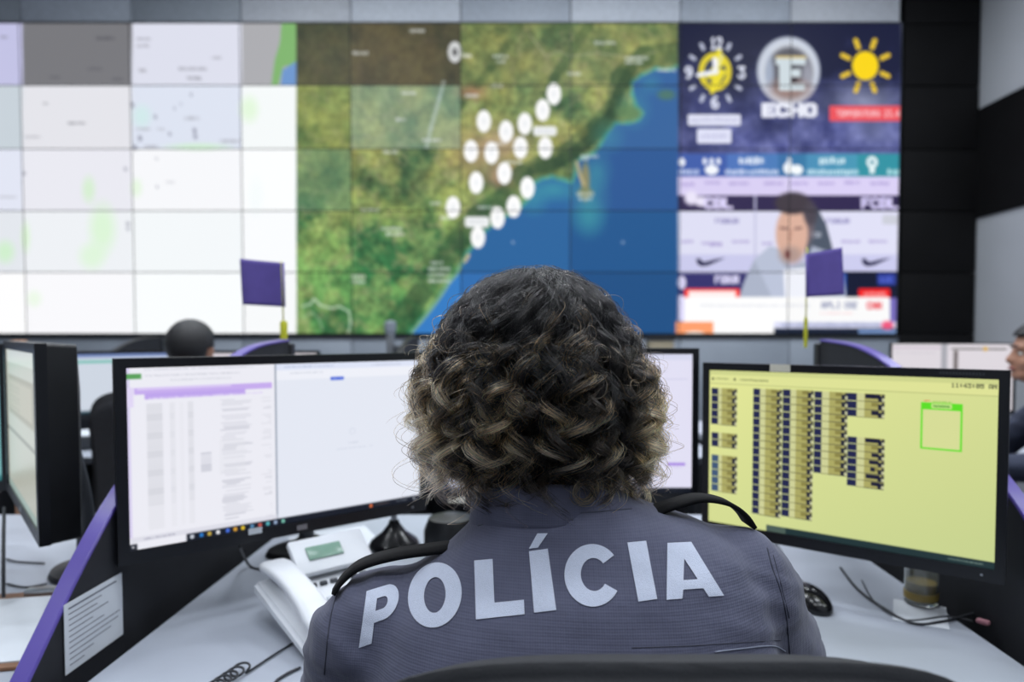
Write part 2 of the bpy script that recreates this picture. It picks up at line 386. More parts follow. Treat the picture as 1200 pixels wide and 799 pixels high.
for (cx, cy, rx, ry, al) in ((648,222,22,10,.55),(690,232,16,26,.5),(690,256,14,16,.45),(712,160,14,14,.35),(742,128,14,16,.4),(762,98,10,10,.3),(625,236,12,12,.4),(700,200,12,16,.4)):
    CV.ell(cx, cy, rx, ry, (70, 170, 170), al, .8)
CV.ell(686, 212, 5, 22, (150, 140, 95), .9, .3); CV.ell(686, 226, 9, 6, (130, 140, 100), .9, .3); CV.ell(736, 132, 14, 9, (96, 130, 84), .85, .4); CV.ell(781, 111, 10, 6, (80, 122, 96), .8, .4); CV.line([(676,190),(680,206),(684,216)], 4, (190,175,130), .9)
CV.line([(541,309),(536,320),(526,332),(518,345),(507,360),(494,376),(482,390)], 2.5, (150,185,140), .8)
CV.line([(549,299),(545,306)], 4, (210, 190, 150), .9)
CV.line([(354,359),(364,356),(368,350),(376,358),(388,361),(398,359),(409,365),(411,378),(408,391)], 2.2, (200, 222, 196), .8)
CV.line([(355,372),(366,366),(374,374),(378,386)], 1.6, (180, 206, 170), .6)
CV.line([(620,40),(640,66),(655,60),(668,66),(700,62),(745,68),(770,60)], 1.5, (196,192,160), .5)
for i, (x, y, w_) in enumerate(((480,34,18),(413,60,18),(578,64,18),(582,70,10),(697,48,24),(732,66,28),(733,71,20),(664,84,16),(770,80,22),(575,98,14),(471,107,16),(545,110,16),(464,138,12),(495,162,22),(449,176,18),(575,166,18),(680,181,22),(680,184,10),(676,225,20),(678,231,16),(560,241,20),(424,244,20),(446,266,26),(452,272,22),(505,306,14),(502,313,26),(502,320,26),(502,327,26),(412,322,16),(412,328,16),(516,253,14),(505,236,12),(590,188,22))):
    CV.blobs(x, y, w_, 4.2, (222, 228, 228), .8, i + 50)
for (x, y) in ((601,284),(730,284)): CV.ell(x, y, 1.5, 1.5, (150, 175, 205))
for (x, y) in ((567,141),(593,153),(615,144),(636,128),(649,109),(639,172),(610,172),(576,178),(552,176),(591,202),(558,213),(618,219),(531,242),(602,241),(583,254),(560,277)):
    CV.ell(x, y + 1, 8.4, 13, (255, 255, 255)); CV.ell(x, y + 1, 2.2, 4.6, (214, 220, 226), .45)
CV.rr(625, 148, 652, 159, 3, (245, 247, 248)); CV.rr(545, 254, 573, 266, 3, (245, 247, 248)); CV.blobs(628, 151, 21, 5, (190, 195, 200), .5, 3); CV.blobs(548, 257, 22, 5, (190, 195, 200), .5, 4)
CV.ell(533, 61, 8, 12.5, (214, 216, 216)); CV.ell(533, 61, 3, 5, (90, 90, 90)); CV.blobs(541, 63, 12, 5, (226, 226, 220), .9, 8)
# -- right: news broadcast with a clock, an emblem and the weather
b = CV._bb(794.5, 24, 1056, 180); hh, ww = b[2].shape; nn = vnoise(hh, ww, 50, 12, 4); nz = vnoise(hh, ww, 30, 13, 4)
tt = np.clip((b[3] - 74 + (nn - .5) * 110) / 110, 0, 1)[..., None]
CV.a[b[0], b[1]] = np.array((24, 28, 58)) * (1 - tt) + (np.array((92, 98, 158)) + (nz - .5)[..., None] * 120) * tt
CV.ell(1012, 118, 30, 14, (176, 182, 206), .7, 1.0); CV.ell(1025, 150, 22, 20, (150, 158, 200), .5, 1.0)
for k in range(12):
    a = math.radians(30 * k); x = 838.5 + 31 * math.sin(a); y = 85 - 35 * math.cos(a)
    if k % 3: CV.line([(x - 2.4 * math.sin(a), y + 3 * math.cos(a)), (x + 2.4 * math.sin(a), y - 3 * math.cos(a))], 4.4, (206, 212, 232), .9)
for st, x, y in (('12', 833, 44), ('3', 865, 78), ('6', 834, 113), ('9', 803, 78)):
    CV.text(x, y, 13 if st == '12' else 8, 14, st, (236, 240, 255), .95, .7)
CV.ell(838, 84, 19.5, 23, (226, 208, 40)); CV.ell(838, 84, 13, 16, (52, 60, 84))
CV.poly([(840,58),(845,58),(849,76),(843,80),(852,83),(836,110),(832,110),(834,92),(826,92),(838,74)], (238, 222, 40))
CV.line([(838, 70), (839, 84)], 6, (250, 250, 255)); CV.line([(839, 84), (818, 88)], 5, (240, 244, 255)); CV.line([(846, 64), (841, 80)], 3, (230, 226, 160))
CV.rr(806, 134, 868, 147, 2, (226, 228, 246)); CV.rr(817, 151, 857, 168, 2, (226, 228, 248)); CV.blobs(809, 137, 56, 7, (150, 150, 190), .4, 5); CV.blobs(821, 155, 32, 9, (160, 160, 200), .4, 6)
CV.ell(924, 83, 37, 40, (190, 198, 214), 1, .04); CV.ell(924, 83, 33, 36, (216, 222, 232), .8, .1); CV.ell(925, 85, 27, 30, (92, 92, 100), 1, .12); CV.ell(902, 88, 5, 22, (176, 190, 214), .8, .4); CV.ell(946, 92, 6, 20, (168, 170, 184), .8, .4)
CV.ell(925, 105, 22, 12, (170, 138, 128), .8, .5)
CV.poly([(909,66),(944,66),(944,76),(927,76),(927,81),(938,81),(938,90),(927,90),(927,98),(943,98),(943,106),(913,106),(913,76),(909,76)], (208, 220, 226)); CV.line([(910, 67), (944, 67)], 2.5, (214, 190, 120), .9); CV.rect(928, 77, 933, 80, (30, 30, 40)); CV.rect(928, 91, 934, 97, (40, 30, 36))
CV.text(894, 122, 62, 14, 'ECHO', (236, 238, 250), 1, 1.6); 
CV.ell(1014, 77, 15.5, 17, (250, 214, 10))
for k in range(8):
    a = math.radians(22.5 + 45 * k); CV.line([(1014 + 21 * math.cos(a), 77 + 23 * math.sin(a)), (1014 + 29 * math.cos(a), 77 + 32 * math.sin(a))], 5.5, (232, 196, 50))
CV.rect(972, 124, 1057, 142, (240, 84, 92)); CV.text(980, 129, 74, 8, 'TEMPERATURA 23.4', (255, 214, 218), .85, .2)
b = CV._bb(794.5, 180, 1056, 207); tt = np.clip((b[2] - 860) / 150, 0, 1)[..., None]
CV.a[b[0], b[1]] = np.array((62, 92, 170)) * (1 - tt) + np.array((50, 146, 162)) * tt
CV.rect(852, 180, 912, 207, (92, 140, 206), .5); CV.rect(945, 180, 1005, 207, (92, 160, 200), .5)
CV.ell(799, 190, 4, 5, (240, 245, 255)); CV.ell(834, 199, 8, 6, (245, 248, 255))
for x in (826, 834, 842): CV.ell(x, 189, 2.6, 4, (235, 240, 255))
CV.ell(924, 197, 6, 7, (245, 250, 255)); CV.ell(934, 199, 7, 6, (245, 250, 255)); CV.ell(925, 188, 2.5, 4, (240, 245, 255)); CV.ell(1022, 190, 6.5, 7, (235, 248, 250)); CV.rect(1019, 196, 1025, 203, (235, 248, 250)); CV.ell(1022, 190, 2.5, 3, (80, 150, 170))
CV.blobs(866, 184, 30, 9, (235, 242, 255), .95, 10); CV.blobs(960, 184, 30, 9, (225, 244, 250), .9, 11); CV.blobs(850, 198, 62, 7, (225, 232, 252), .9, 12); CV.blobs(946, 198, 60, 7, (215, 240, 248), .9, 13); CV.blobs(795, 198, 24, 7, (215, 225, 250), .9, 14); CV.blobs(1040, 198, 16, 7, (200, 236, 240), .9, 15)
CV.rect(794.5, 207, 1056, 229, (218, 208, 244)); CV.rect(794.5, 229, 1056, 247, (48, 38, 78)); CV.rect(794.5, 247, 1056, 298, (226, 226, 248)); CV.rect(794.5, 298, 1056, 320, (206, 206, 240)); CV.rect(794.5, 320, 1056, 349, (52, 48, 108)); CV.rect(884, 229, 886, 320, (196, 196, 226))
for i, (x, y, w_) in enumerate(((798,214,16),(826,212,18),(854,213,24),(895,213,22),(925,213,22),(958,213,20),(990,212,18),(1020,213,22),(832,297-12,14),(798,281,14),(822,283,24),(858,281,20),(893,283,12),(986,281,22),(1018,281,22))):
    CV.blobs(x, y, w_, 4, (140, 120, 190), .6, 80 + i)
CV.text(838, 256, 28, 6, 'FOBUR', (130, 124, 180), .8, .2); CV.text(968, 256, 28, 6, 'FOBUR', (130, 124, 180), .8, .2); CV.rr(1034, 252, 1052, 263, 2, (206, 208, 220))
CV.ell(810, 232, 8, 8, (236, 230, 250), 1, .3); CV.ell(822, 236, 8, 6, (236, 230, 250), 1, .3); CV.text(826, 232, 32, 12, 'CBL', (222, 214, 250), 1, .9); CV.text(1010, 232, 42, 12, 'FCBL', (214, 206, 246), 1, .9)
for sx in (836, 1030):
    CV.poly([(sx-20,303),(sx-19,309),(sx-14,312),(sx-6,311),(sx+14,302),(sx+2,304),(sx-10,307),(sx-14,306),(sx-15,303)], (28, 26, 66))
CV.text(838, 323, 28, 9, 'FOBUR', (226, 222, 250), 1, .5); CV.ell(799, 331, 5, 8, (214, 210, 240)); CV.rect(794.5, 346, 803, 376, (222, 218, 250))
CV.rect(984, 318, 1056, 349, (14, 20, 48)); CV.rect(988, 320, 992, 346, (40, 80, 170)); CV.rr(1028, 320, 1050, 334, 2, (44, 60, 150)); CV.blobs(1031, 323, 16, 9, (90, 110, 220), .7, 33)
CV.poly([(940,238),(958,244),(968,262),(976,292),(984,320),(990,347),(950,347),(944,300)], (78, 88, 104)); CV.text(948, 272, 14, 6, 'FCB', (200,206,220), .8, .2)
CV.poly([(866,349),(872,330),(884,304),(902,288),(914,292),(926,312),(944,306),(952,288),(974,296),(988,322),(992,349)], (172, 180, 200)); CV.poly([(884,304),(902,288),(912,294),(922,322),(922,349),(905,349)], (192, 200, 222), .8)
CV.poly([(918,316),(946,314),(950,349),(920,349)], (244, 246, 255)); CV.ell(944, 262, 10, 26, (120, 104, 110), .9, .3)
CV.ell(928, 274, 19, 32, (222, 178, 158), 1, .08); CV.ell(929, 238, 21, 13, (66, 58, 66), 1, .15); CV.ell(950, 250, 8, 14, (72, 66, 76), .9, .3); CV.ell(927, 299, 13, 10, (176, 150, 142), .9, .4); CV.ell(923, 298, 3, 5, (110, 50, 50), .9, .3)
CV.line([(915,267),(922,268)], 2.6, (110, 76, 76), .8); CV.line([(932,268),(939,267)], 2.6, (110, 76, 76), .8); CV.line([(927,270),(925,282)], 3, (196,146,128), .8)
CV.rr(802, 338, 867, 352, 2, (252, 70, 60)); CV.rect(807, 341, 862, 350, (255, 240, 238)); CV.rr(1006, 338, 1043, 352, 2, (248, 30, 30)); CV.blobs(1012, 342, 26, 5, (255, 200, 200), .8, 21)
CV.rr(802, 348, 1043, 377, 3, (255, 255, 255)); CV.rr(802, 370, 907, 391, 3, (255, 255, 255)); CV.rect(792, 377, 836, 392, (255, 160, 108)); CV.ell(814, 391, 12, 3, (255, 240, 230)); CV.rect(907, 377, 1056, 384.5, (222, 224, 248)); CV.rect(907, 384.5, 1056, 392, (24, 34, 56)); CV.rect(1006, 386, 1052, 391.5, (120, 150, 200))
CV.rect(1043, 349, 1056, 377, (120, 108, 190)); CV.ell(1040, 381, 7, 5, (244, 90, 130), 1, .3); CV.blobs(915, 378, 116, 5, (120, 130, 170), .6, 41)
CV.text(963, 354, 22, 7, 'APLI', (150, 156, 186), .8, .3); CV.text(990, 354, 14, 7, 'CAZ', (150, 156, 186), .8, .3); CV.text(1016, 354, 17, 8, 'CNN', (240, 80, 90), .9, .3); CV.blobs(820, 356, 130, 4, (222, 224, 232), .7, 42); CV.blobs(960, 366, 40, 2, (250, 190, 195), .7, 43)
CV.blur(1)

# ------------------------------------------------------------------ the video wall itself: every display panel is a part
vw = thing('video_wall', 'giant tiled video wall with white map, satellite coast map and news broadcast', 'video wall', (0.2, WD, 1.2))
def wl(px, py): return at(px, py, WD)
zs = [wl(630, y).z for y in yb]
# columns are evenly spaced on the wall; taken at mid height
xs = [wl(26.5 + 128.4 * k_, 209).x for k_ in range(-2, 9)]
GAP = .005; inv = Matrix.Translation((-0.2, -WD, -1.2))
bm = bmesh.new()
box(bm, ((xs[0] + xs[-1]) / 2 - .2, .09, (zs[0] + zs[-1]) / 2 - 1.2), (xs[-1] - xs[0] + .04, .14, zs[0] - zs[-1] + .04)); fin('back_frame', bm, 'frame', vw)
for r_ in range(5):
    for c_ in range(10):
        x0, x1 = xs[c_] + GAP, xs[c_+1] - GAP; z1, z0 = zs[r_] - GAP, zs[r_+1] + GAP
        det = 1.15 if c_ >= 8 else (1.5 if c_ >= 4 else (2.2 if c_ > 0 else 5))
        nx, ny = int(128 / det), int(72 / det)
        u = np.linspace(0, 1, nx + 1); v = np.linspace(0, 1, ny + 1); UU, VV = np.meshgrid(u, v)
        P = np.stack([x0 + UU * (x1 - x0), np.full_like(UU, WD), z1 + VV * (z0 - z1)], -1)
        X, Y = proj(P); cols = CV.sample(X, Y)
        # every screen of the wall is a little different in tint
        hs = (c_ * 7 + r_ * 13) % 5 / 5.0
        cols = cols * (0.985 + .03 * hs)
        grid_screen('display_panel', (x0 - .2, 0, z1 - 1.2), (x1 - x0, 0, 0), (0, 0, z0 - z1), nx, ny, np.clip(cols, 0, 255), SCRW, vw)
        bm = bmesh.new(); box(bm, ((x0 + x1) / 2 - .2, .011, (z0 + z1) / 2 - 1.2), (x1 - x0 + .004, .02, z1 - z0 + .004)); fin('panel_casing', bm, 'frame', vw)
# grey cover panels above and below
fa = thing('fascia', 'row of glossy grey cover panels above the video wall', 'panelling', (0.2, WD + .02, zs[0]))
for c_ in range(10):
    bx('panel', ((xs[c_] + xs[c_+1]) / 2 - .2, .04, .40), (xs[c_+1] - xs[c_] - .012, .05, .74), [
        mat('fascia_a', (158, 166, 176), .5), mat('fascia_b', (184, 192, 204), .5), mat('fascia_c', (200, 204, 212), .5), mat('fascia_d', (146, 152, 162), .5), mat('fascia_e', (214, 220, 230), .5)][[3, 0, 1, 0, 2, 4, 1, 4, 1, 2][c_] ], fa, bev=.004)  # panel greys differ to paint in the varied reflections on the row
pl = thing('plinth', 'grey metal base cabinets under the video wall', 'cabinet', (0.2, WD, 0))
for c_ in range(10):
    bx('panel', ((xs[c_] + xs[c_+1]) / 2 - .2, .1, .59), (xs[c_+1] - xs[c_] - .01, .3, 1.16), 'plinth', pl, bev=.004)
bx('ledge', ((xs[0] + xs[-1]) / 2 - .2, .1, 1.18), (xs[-1] - xs[0], .34, .02), 'dgrey', pl)
# black cladding right of the wall
cl = thing('black_cladding', 'tall black cladding column between video wall and right wall', 'panelling', (4.4, WD, 0))
zz = [0, zs[5], zs[4], zs[3], zs[2], zs[1], zs[0], 5.2]
for a_, b_ in zip(zz, zz[1:]):
    bx('panel', ((xs[-1] + XR) / 2 + .01 - 4.4, .08, (a_ + b_) / 2), (XR - xs[-1] - .07, .12, b_ - a_ - .012), 'black_wall', cl, bev=.004)
bx('back', ((xs[-1] + XR) / 2 + .01 - 4.4, .18, 2.6), (XR - xs[-1] - .07, .08, 5.2), 'black', cl)
# far small things
t = thing('tan_cabinet', 'small tan cabinet standing before the plinth, right of the curly head', 'cabinet', (1.23, 6.9, 0))
bx('body', (0, 0, .585), (.24, .3, 1.13), 'tan', t, bev=.01); bx('lid', (0, 0, 1.17), (.26, .32, .03), 'black', t, bev=.004)
t = thing('pedestal', 'slim grey pedestal with a round head standing before the plinth', 'stand', (-1.40, 6.5, 0))
lt('foot', [(.15, 0), (.15, .02), (.05, .04)], (0, 0, 0), 'dgrey', t); lt('pole', [(.045, .03), (.04, 1.22)], (0, 0, 0), 'steel', t); lt('head', [(.04, 1.215), (.055, 1.25), (.055, 1.33), (.03, 1.345)], (0, 0, 0), 'plinth', t)
bx('bracket', (.1, 0, 1.0), (.14, .1, .22), 'dgrey', t, bev=.01)
# ------------------------------------------------------------------ consoles
DESK = .75; CW = 1.375; CX = .04; ROW = 1.9
PTOP = [(.62, .60), (.70, .665), (.78, .72), (.866, .805), (.95, .89), (1.056, .978), (1.20, 1.060), (1.33, 1.120), (1.42, 1.155), (1.50, 1.178), (1.60, 1.194), (1.76, 1.203)]
def partition(X, oy, label, group='console partitions', trim='purple'):
    """upright panel between two consoles; X = centre, profile in the yz plane"""
    t = thing('partition', label, 'partition', (X, oy + 1.2, 0), 0, group)
    pr = [(p.x - 1.2, p.y) for p in catmull([(y, z, 0) for y, z in PTOP], 4)]
    bm = bmesh.new(); prism(bm, [(pr[0][0], .03)] + pr + [(pr[-1][0], .03)], 'x', -.0105, .0105); fin('panel', bm, 'part', t)
    bm = bmesh.new(); A = []
    for i, (y, z) in enumerate(pr):
        a = pr[max(0, i-1)]; b_ = pr[min(len(pr)-1, i+1)]; n_ = Vector((-(b_[1]-a[1]), b_[0]-a[0])).normalized()
        A.append([bm.verts.new((x_, y + n_.x * o_, z + n_.y * o_)) for x_, o_ in ((-.0120, -.002), (-.0120, .0015), (-.0105, .003), (.0105, .003), (.0120, .0015), (.0120, -.002))])
    for p_, q_ in zip(A, A[1:]):
        for k_ in range(6): bm.faces.new((p_[k_], q_[k_], q_[(k_+1) % 6], p_[(k_+1) % 6]))
    bm.faces.new(A[0][::-1]); bm.faces.new(A[-1]); fin('edge_trim', bm, trim, t, angle=35)
    bx('end_post', (0, .575, .60), (.034, .03, 1.19), 'black', t, bev=.004)
    bx('foot', (0, 0, .015), (.04, 1.1, .03), 'dgrey', t)
    return t
pL = partition(-.6515, 0, 'dark partition with purple curved edge left of the policewoman, sheet of paper on it')
pR = partition(.739, 0, 'dark partition with purple curved edge beside the yellow screen')
partition(-.6575 - CW, 0, 'dark purple edged partition left of the empty neighbouring console')
partition(.737 + CW, 0, 'dark purple edged partition right of the right hand console')
partition(-.6575, ROW, 'all black partition in the second row, right of the seated man', trim='black')
partition(-.6575 - CW, ROW, 'all black partition in the second row, left of the seated man', trim='black')

# the printed notice stuck to the left partition (flat sheet with lines of print)
pa = thing('notice', 'white printed notice sheet fixed on the left partition', 'paper', (-.64, .972, .806))
bm = bmesh.new(); box(bm, (.0012, 0, 0), (.001, .128, .096)); fin('sheet', bm, 'paper', pa)
bm = bmesh.new()
for i, (a_, l_) in enumerate(((0, .105), (0, .07), (0, .06), (0, .085), (0, .05), (.0, .075), (0, .112), (0, .108), (0, .09), (0, .05), (0, .03))):
    box(bm, (.0021, -.056 + a_ + l_ / 2, .040 - i * .0078), (.0003, l_, .0011 if i else .002))
o = fin('print', bm, 'ink', pa)

def desk(X, oy, label):
    t = thing('desk', label, 'desk', (X, oy + 1.3, 0), 0, 'console desks')
    hw = CW / 2 - .040
    # worktop with a concave bay in front of the sitter
    n = 28; front = []
    for i in range(n + 1):
        x = -hw + 2 * hw * i / n; front.append((x, -.62 + .14 * math.exp(-(x / .28) ** 4)))
    bm = bmesh.new(); prism(bm, front + [(hw, .46), (-hw, .46)], 'z', DESK - .026, DESK); fin('worktop', bm, 'desk', t)
    fr = [(x, y, DESK - .013) for x, y in front]; bm = bmesh.new()
    for (a, b_) in zip(fr, fr[1:]):
        q = [(a[0], a[1] - .004, DESK - .001), (b_[0], b_[1] - .004, DESK - .001), (b_[0], b_[1] - .004, DESK - .025), (a[0], a[1] - .004, DESK - .025)]
        v1 = [bm.verts.new(p) for p in q]; v2 = [bm.verts.new((p[0], p[1] + .004, p[2])) for p in q]
        bm.faces.new(v1); bm.faces.new(v2[::-1])
        for k_ in range(4): bm.faces.new((v1[k_], v2[k_], v2[(k_+1) % 4], v1[(k_+1) % 4]))
    fin('edge_band', bm, 'deskedge', t)
    for s_ in (-1, 1): bx('leg_panel', (s_ * (hw - .03), .05, (DESK - .03) / 2), (.03, .7, DESK - .032), 'dgrey', t)
    bx('modesty_panel', (0, .44, .47), (2 * hw, .02, .5), 'dgrey', t)
    return t
desk(CX, 0, 'pale grey desk in front of the policewoman'); desk(CX - CW, 0, 'pale grey desk of the left neighbouring console'); desk(CX + CW, 0, 'pale grey desk right of the yellow screen partition')
for k_, lb in ((-1, 'second row desk before the dark haired man'), (0, 'second row desk straight ahead behind the centre monitor'), (1, 'second row desk before the person in profile')): desk(CX + k_ * CW, ROW, lb)

def plane_uv(TL, TR, BL, px, py):
    d = ray(px, py); O = Vector((0, 0, CAMZ)); U = TR - TL; V = BL - TL; n = U.cross(V)
    P = O + d * ((TL - O).dot(n) / d.dot(n)) - TL
    return P.dot(U) / U.length_squared, P.dot(V) / V.length_squared
def monitor(A, B, z0, z1, label, neckz=None, csc=1, res=(2, 2), bez=(.014, .012, .014, .022), paint=None, base_at=None, logo=True, silver=False, group=None, onbase=DESK, thick=.022):
    """A, B: left and right end in plan (as seen by the sitter); z0..z1 outer height"""
    A = Vector((A[0], A[1])); B = Vector((B[0], B[1])); W = (B - A).length; H = z1 - z0; mid = (A + B) / 2
    ang = math.atan2(B.y - A.y, B.x - A.x)
    t = thing('monitor', label, 'monitor', (mid.x, mid.y, onbase), ang, group)
    zc = (z0 + z1) / 2 - onbase
    l, r_, tp, bt = bez; iw = W - l - r_; ih = H - tp - bt; ix = (l - r_) / 2; iz = zc + (bt - tp) / 2
    # front bezel: four bars joined, front face at y=0
    bm = bmesh.new()
    box(bm, (0, .008, zc + H/2 - tp/2), (W, .016, tp)); box(bm, (0, .008, zc - H/2 + bt/2), (W, .016, bt))
    box(bm, (-W/2 + l/2, .008, iz), (l, .016, ih)); box(bm, (W/2 - r_/2, .008, iz), (r_, .016, ih))
    fin('bezel', bm, 'bezel', t)
    bm = bmesh.new(); o1 = rrect(W, H, .006, 3); levels = [(.016, 1, 1), (.016 + thick, .99, .985), (.016 + thick + .012, .72, .72), (.062 + thick * .4, .5, .5)]
    rings = [[bm.verts.new((p[0] * sx, y, zc + p[1] * sz)) for p in o1] for y, sx, sz in levels]
    for P_, Q_ in zip(rings, rings[1:]):
        for k_ in range(len(o1)): bm.faces.new((P_[k_], P_[(k_+1) % len(o1)], Q_[(k_+1) % len(o1)], Q_[k_]))
    bm.faces.new(rings[0]); bm.faces.new(rings[-1][::-1]); fin('back_housing', bm, 'black', t, angle=30)
    # screen
    nx, ny = int(iw * 1000 / res[0]), int(ih * 1000 / res[1])
    u = np.linspace(0, 1, nx + 1); v = np.linspace(0, 1, ny + 1); UU, VV = np.meshgrid(u, v)
    Mx = Matrix.Translation((mid.x, mid.y, onbase)) @ Matrix.Rotation(ang, 4, 'Z')
    TL = Mx @ Vector((ix - iw/2, .003, iz + ih/2)); TR = Mx @ Vector((ix + iw/2, .003, iz + ih/2)); BL = Mx @ Vector((ix - iw/2, .003, iz - ih/2))
    cv = Canvas(0, 0, 1000 * iw, 1000 * ih, csc, (230, 232, 240))   # millimetres of the display
    def uvf(px, py):
        a, b_ = plane_uv(TL, TR, BL, px, py); return a * iw * 1000, b_ * ih * 1000
    (paint or (lambda c, f, w_, h_: None))(cv, uvf, iw * 1000, ih * 1000)
    cv.blur(1); cols = cv.sample(UU * iw * 1000, VV * ih * 1000)
    grid_screen('screen', (ix - iw/2, .003, iz + ih/2), (iw, 0, 0), (0, 0, -ih), nx, ny, np.clip(cols, 0, 255), SCR, t)
    # stand
    top = zc - .02; bxy = (0, .10)
    if base_at is not None:
        v_ = Mx.inverted() @ Vector((base_at[0], base_at[1], onbase)); bxy = (v_.x, v_.y)
    tb('stand_neck', catmull([(bxy[0], bxy[1], .01), (bxy[0] * .9, bxy[1], top * .45), (bxy[0] * .5, max(.085, bxy[1] * .8), top * .8), (0, .068, top + .02)], 5), .016, 'dgrey', t, 10)
    bm = bmesh.new(); lathe(bm, [(.072, 0), (.077, .004), (.072, .012), (.03, .02), (.0195, .03)], (0, 0, 0), 28)
    for vv in bm.verts: vv.co = Vector((vv.co.x * 1.15 + bxy[0], vv.co.y * .8 + bxy[1], vv.co.z))
    fin('stand_base', bm, 'black', t, angle=40)
    if logo:
        bx('badge', (logo if isinstance(logo, float) else 0, -.0004, zc - H/2 + bt/2), (.018, .0008, .009), 'steel', t)
    bx('power_light', (W/2 - .03, -.0004, zc - H/2 + bt/2), (.003, .0008, .003), 'steel', t)
    return t

def paint_left(c, f, w_, h_):
    c.rect(0, 0, w_, h_, (233, 236, 246))
    sx = f(324, 520)[0]
    c.rect(0, 0, sx, h_, (236, 236, 244)); c.rect(sx, 0, w_, h_, (228, 232, 243)); c.rect(sx, 0, w_, 11, (222, 228, 246)); c.rect(sx, 11, w_, 28, (238, 240, 248))
    c.rect(0, 0, 4, h_, (214, 206, 238)); c.rect(0, 9, 20, 17, (90, 160, 90))
    c.blobs(24, 2, sx - 60, 2.5, (190, 192, 206), .7, 1); c.blobs(24, 11, 140, 3, (200, 202, 212), .7, 2); c.blobs(60, 19, 90, 3, (206, 208, 218), .7, 3)
    c.rect(10, 31, sx - 6, 41, (198, 172, 238)); c.rect(24, 40, sx - 50, 49, (190, 164, 236)); c.rect(0, 30, 9, 60, (224, 214, 244)); c.rect(14, 30, 150, 35, (226, 214, 246), .6)
    c.blobs(30, 46, 170, 3, (222, 210, 246), .8, 4)
    ys = f(160, 640)[1]
    r = random.Random(4)
    for (xa, xb_, g) in ((26, 48, 206), (58, 66, 216), (72, 78, 220), (84, 92, 208)):
        c.rect(xa, 56, xb_, ys - 22, (g, g + 1, g + 6), .2)
    y = 56
    while y < ys - 6:
        for (x, l_, g) in ((26, 22, 190), (58, 7, 210), (84, 8, 196)):
            if y < ys - 60: c.rect(x, y, x + l_, y + 1.3, (g, g + 2, g + 10), .55)
        if r.random() < .8:
            a = r.uniform(132, 140); l_ = r.choice((34, 40, 46, 22)); c.rect(a, y, a + l_, y + 1.3, (196, 197, 208), .8)
        if r.random() < .6: a = r.uniform(196, 214); c.rect(a, y, sx - 8, y + 1.2, (206, 207, 216), .8)
        if 140 < y < 170 and r.random() < .8: c.rect(102, y, 118, y + 1.4, (186, 188, 200), .8)
        y += 2.9
    c.rect(sx - 1, 0, sx + 1, h_, (120, 132, 150)); c.rect(130, 120, 170, 180, (226, 227, 234), .35)
    bx_, by_ = f(395, 443); c.rr(bx_ - 13, by_ - 3, bx_ + 13, by_ + 3.5, 3, (70, 100, 214)); c.blobs(bx_ - 9, by_ - 1, 18, 2, (200, 210, 250), .7, 9)
    c.blobs(sx + 15, 4, 90, 3, (180, 190, 216), .8, 5); c.blobs(sx + 25, 15, 60, 3, (206, 210, 222), .8, 6); c.blobs(w_ - 100, 5, 60, 3, (190, 196, 214), .8, 7)
    ex, ey = f(413, 505); c.ell(ex, ey, 6, 6, (214, 219, 232)); c.ell(ex, ey, 4.5, 4.5, (228, 232, 243)); c.blobs(ex - 8, ey + 20, 20, 2.5, (196, 202, 218), .8, 8); c.blobs(ex - 30, ey + 30, 70, 2, (206, 211, 226), .8, 10)
    # task bar
    bh = 11; tx = f(219, 638)[0]
    c.rect(0, h_ - bh - 8, sx, h_ - bh, (222, 222, 232)); c.rect(0, h_ - bh, tx, h_, (236, 236, 244)); c.rect(0, h_ - bh + 2, 10, h_, (30, 34, 44)); c.rect(3, h_ - 6, 6, h_ - 3, (235, 235, 240))
    c.rect(tx, h_ - bh, w_, h_, (18, 24, 36)); c.blobs(tx - 60, h_ - bh - 5, 44, 3, (170, 170, 186), .8, 12)
    for px, col in ((225, (200, 205, 215)), (236, (40, 120, 200)), (246, (200, 170, 70)), (256, (235, 235, 240)), (267, (70, 110, 220)), (276, (220, 160, 50)), (285, (225, 190, 40)), (296, (90, 140, 180)), (305, (200, 90, 80)), (314, (90, 180, 190)), (323, (150, 170, 200)), (332, (120, 190, 170)), (435, (220, 110, 60))):
        x = f(px, 628)[0]; c.rr(x - 3, h_ - bh + 2.5, x + 3, h_ - 2.5, 1, col)
    c.blobs(f(440, 600)[0], h_ - 7.5, 30, 3, (110, 90, 80), .8, 13); c.blobs(w_ - 50, h_ - 7.5, 22, 3, (150, 155, 165), .8, 14); c.ell(w_ - 12, h_ - 5.5, 2, 2, (225, 228, 232))
def paint_center(c, f, w_, h_):
    c.rect(0, 0, w_, h_, (226, 224, 244)); c.rect(0, 0, w_, 12, (214, 216, 238)); c.rect(0, h_ - 11, w_, h_, (18, 22, 32))
    for i in range(16): c.blobs(w_ - 150, 34 + i * 11, 100 - (i * 37) % 50, 2.2, (206, 204, 226), .8, i)
    x, y = f(782, 544); c.rect(x, y - 3, x + 36, y + 3, (170, 140, 226)); c.blobs(x, y + 6, 30, 2, (200, 186, 232), .8, 3); c.rect(w_ - 60, 50, w_ - 10, 51, (190, 190, 220))
    for px, col in ((519, (225, 228, 234)), (528, (240, 242, 246)), (536, (220, 224, 230)), (545, (80, 120, 210))): x = f(px, 570)[0]; c.rr(x - 4, h_ - 26, x + 4, h_ - 16, 1, col)
    for k_, col in enumerate(((230, 230, 235), (60, 130, 200), (210, 120, 80))): c.rr(14 + 15 * k_, h_ - 8.5, 19 + 15 * k_, h_ - 3, 1, col)
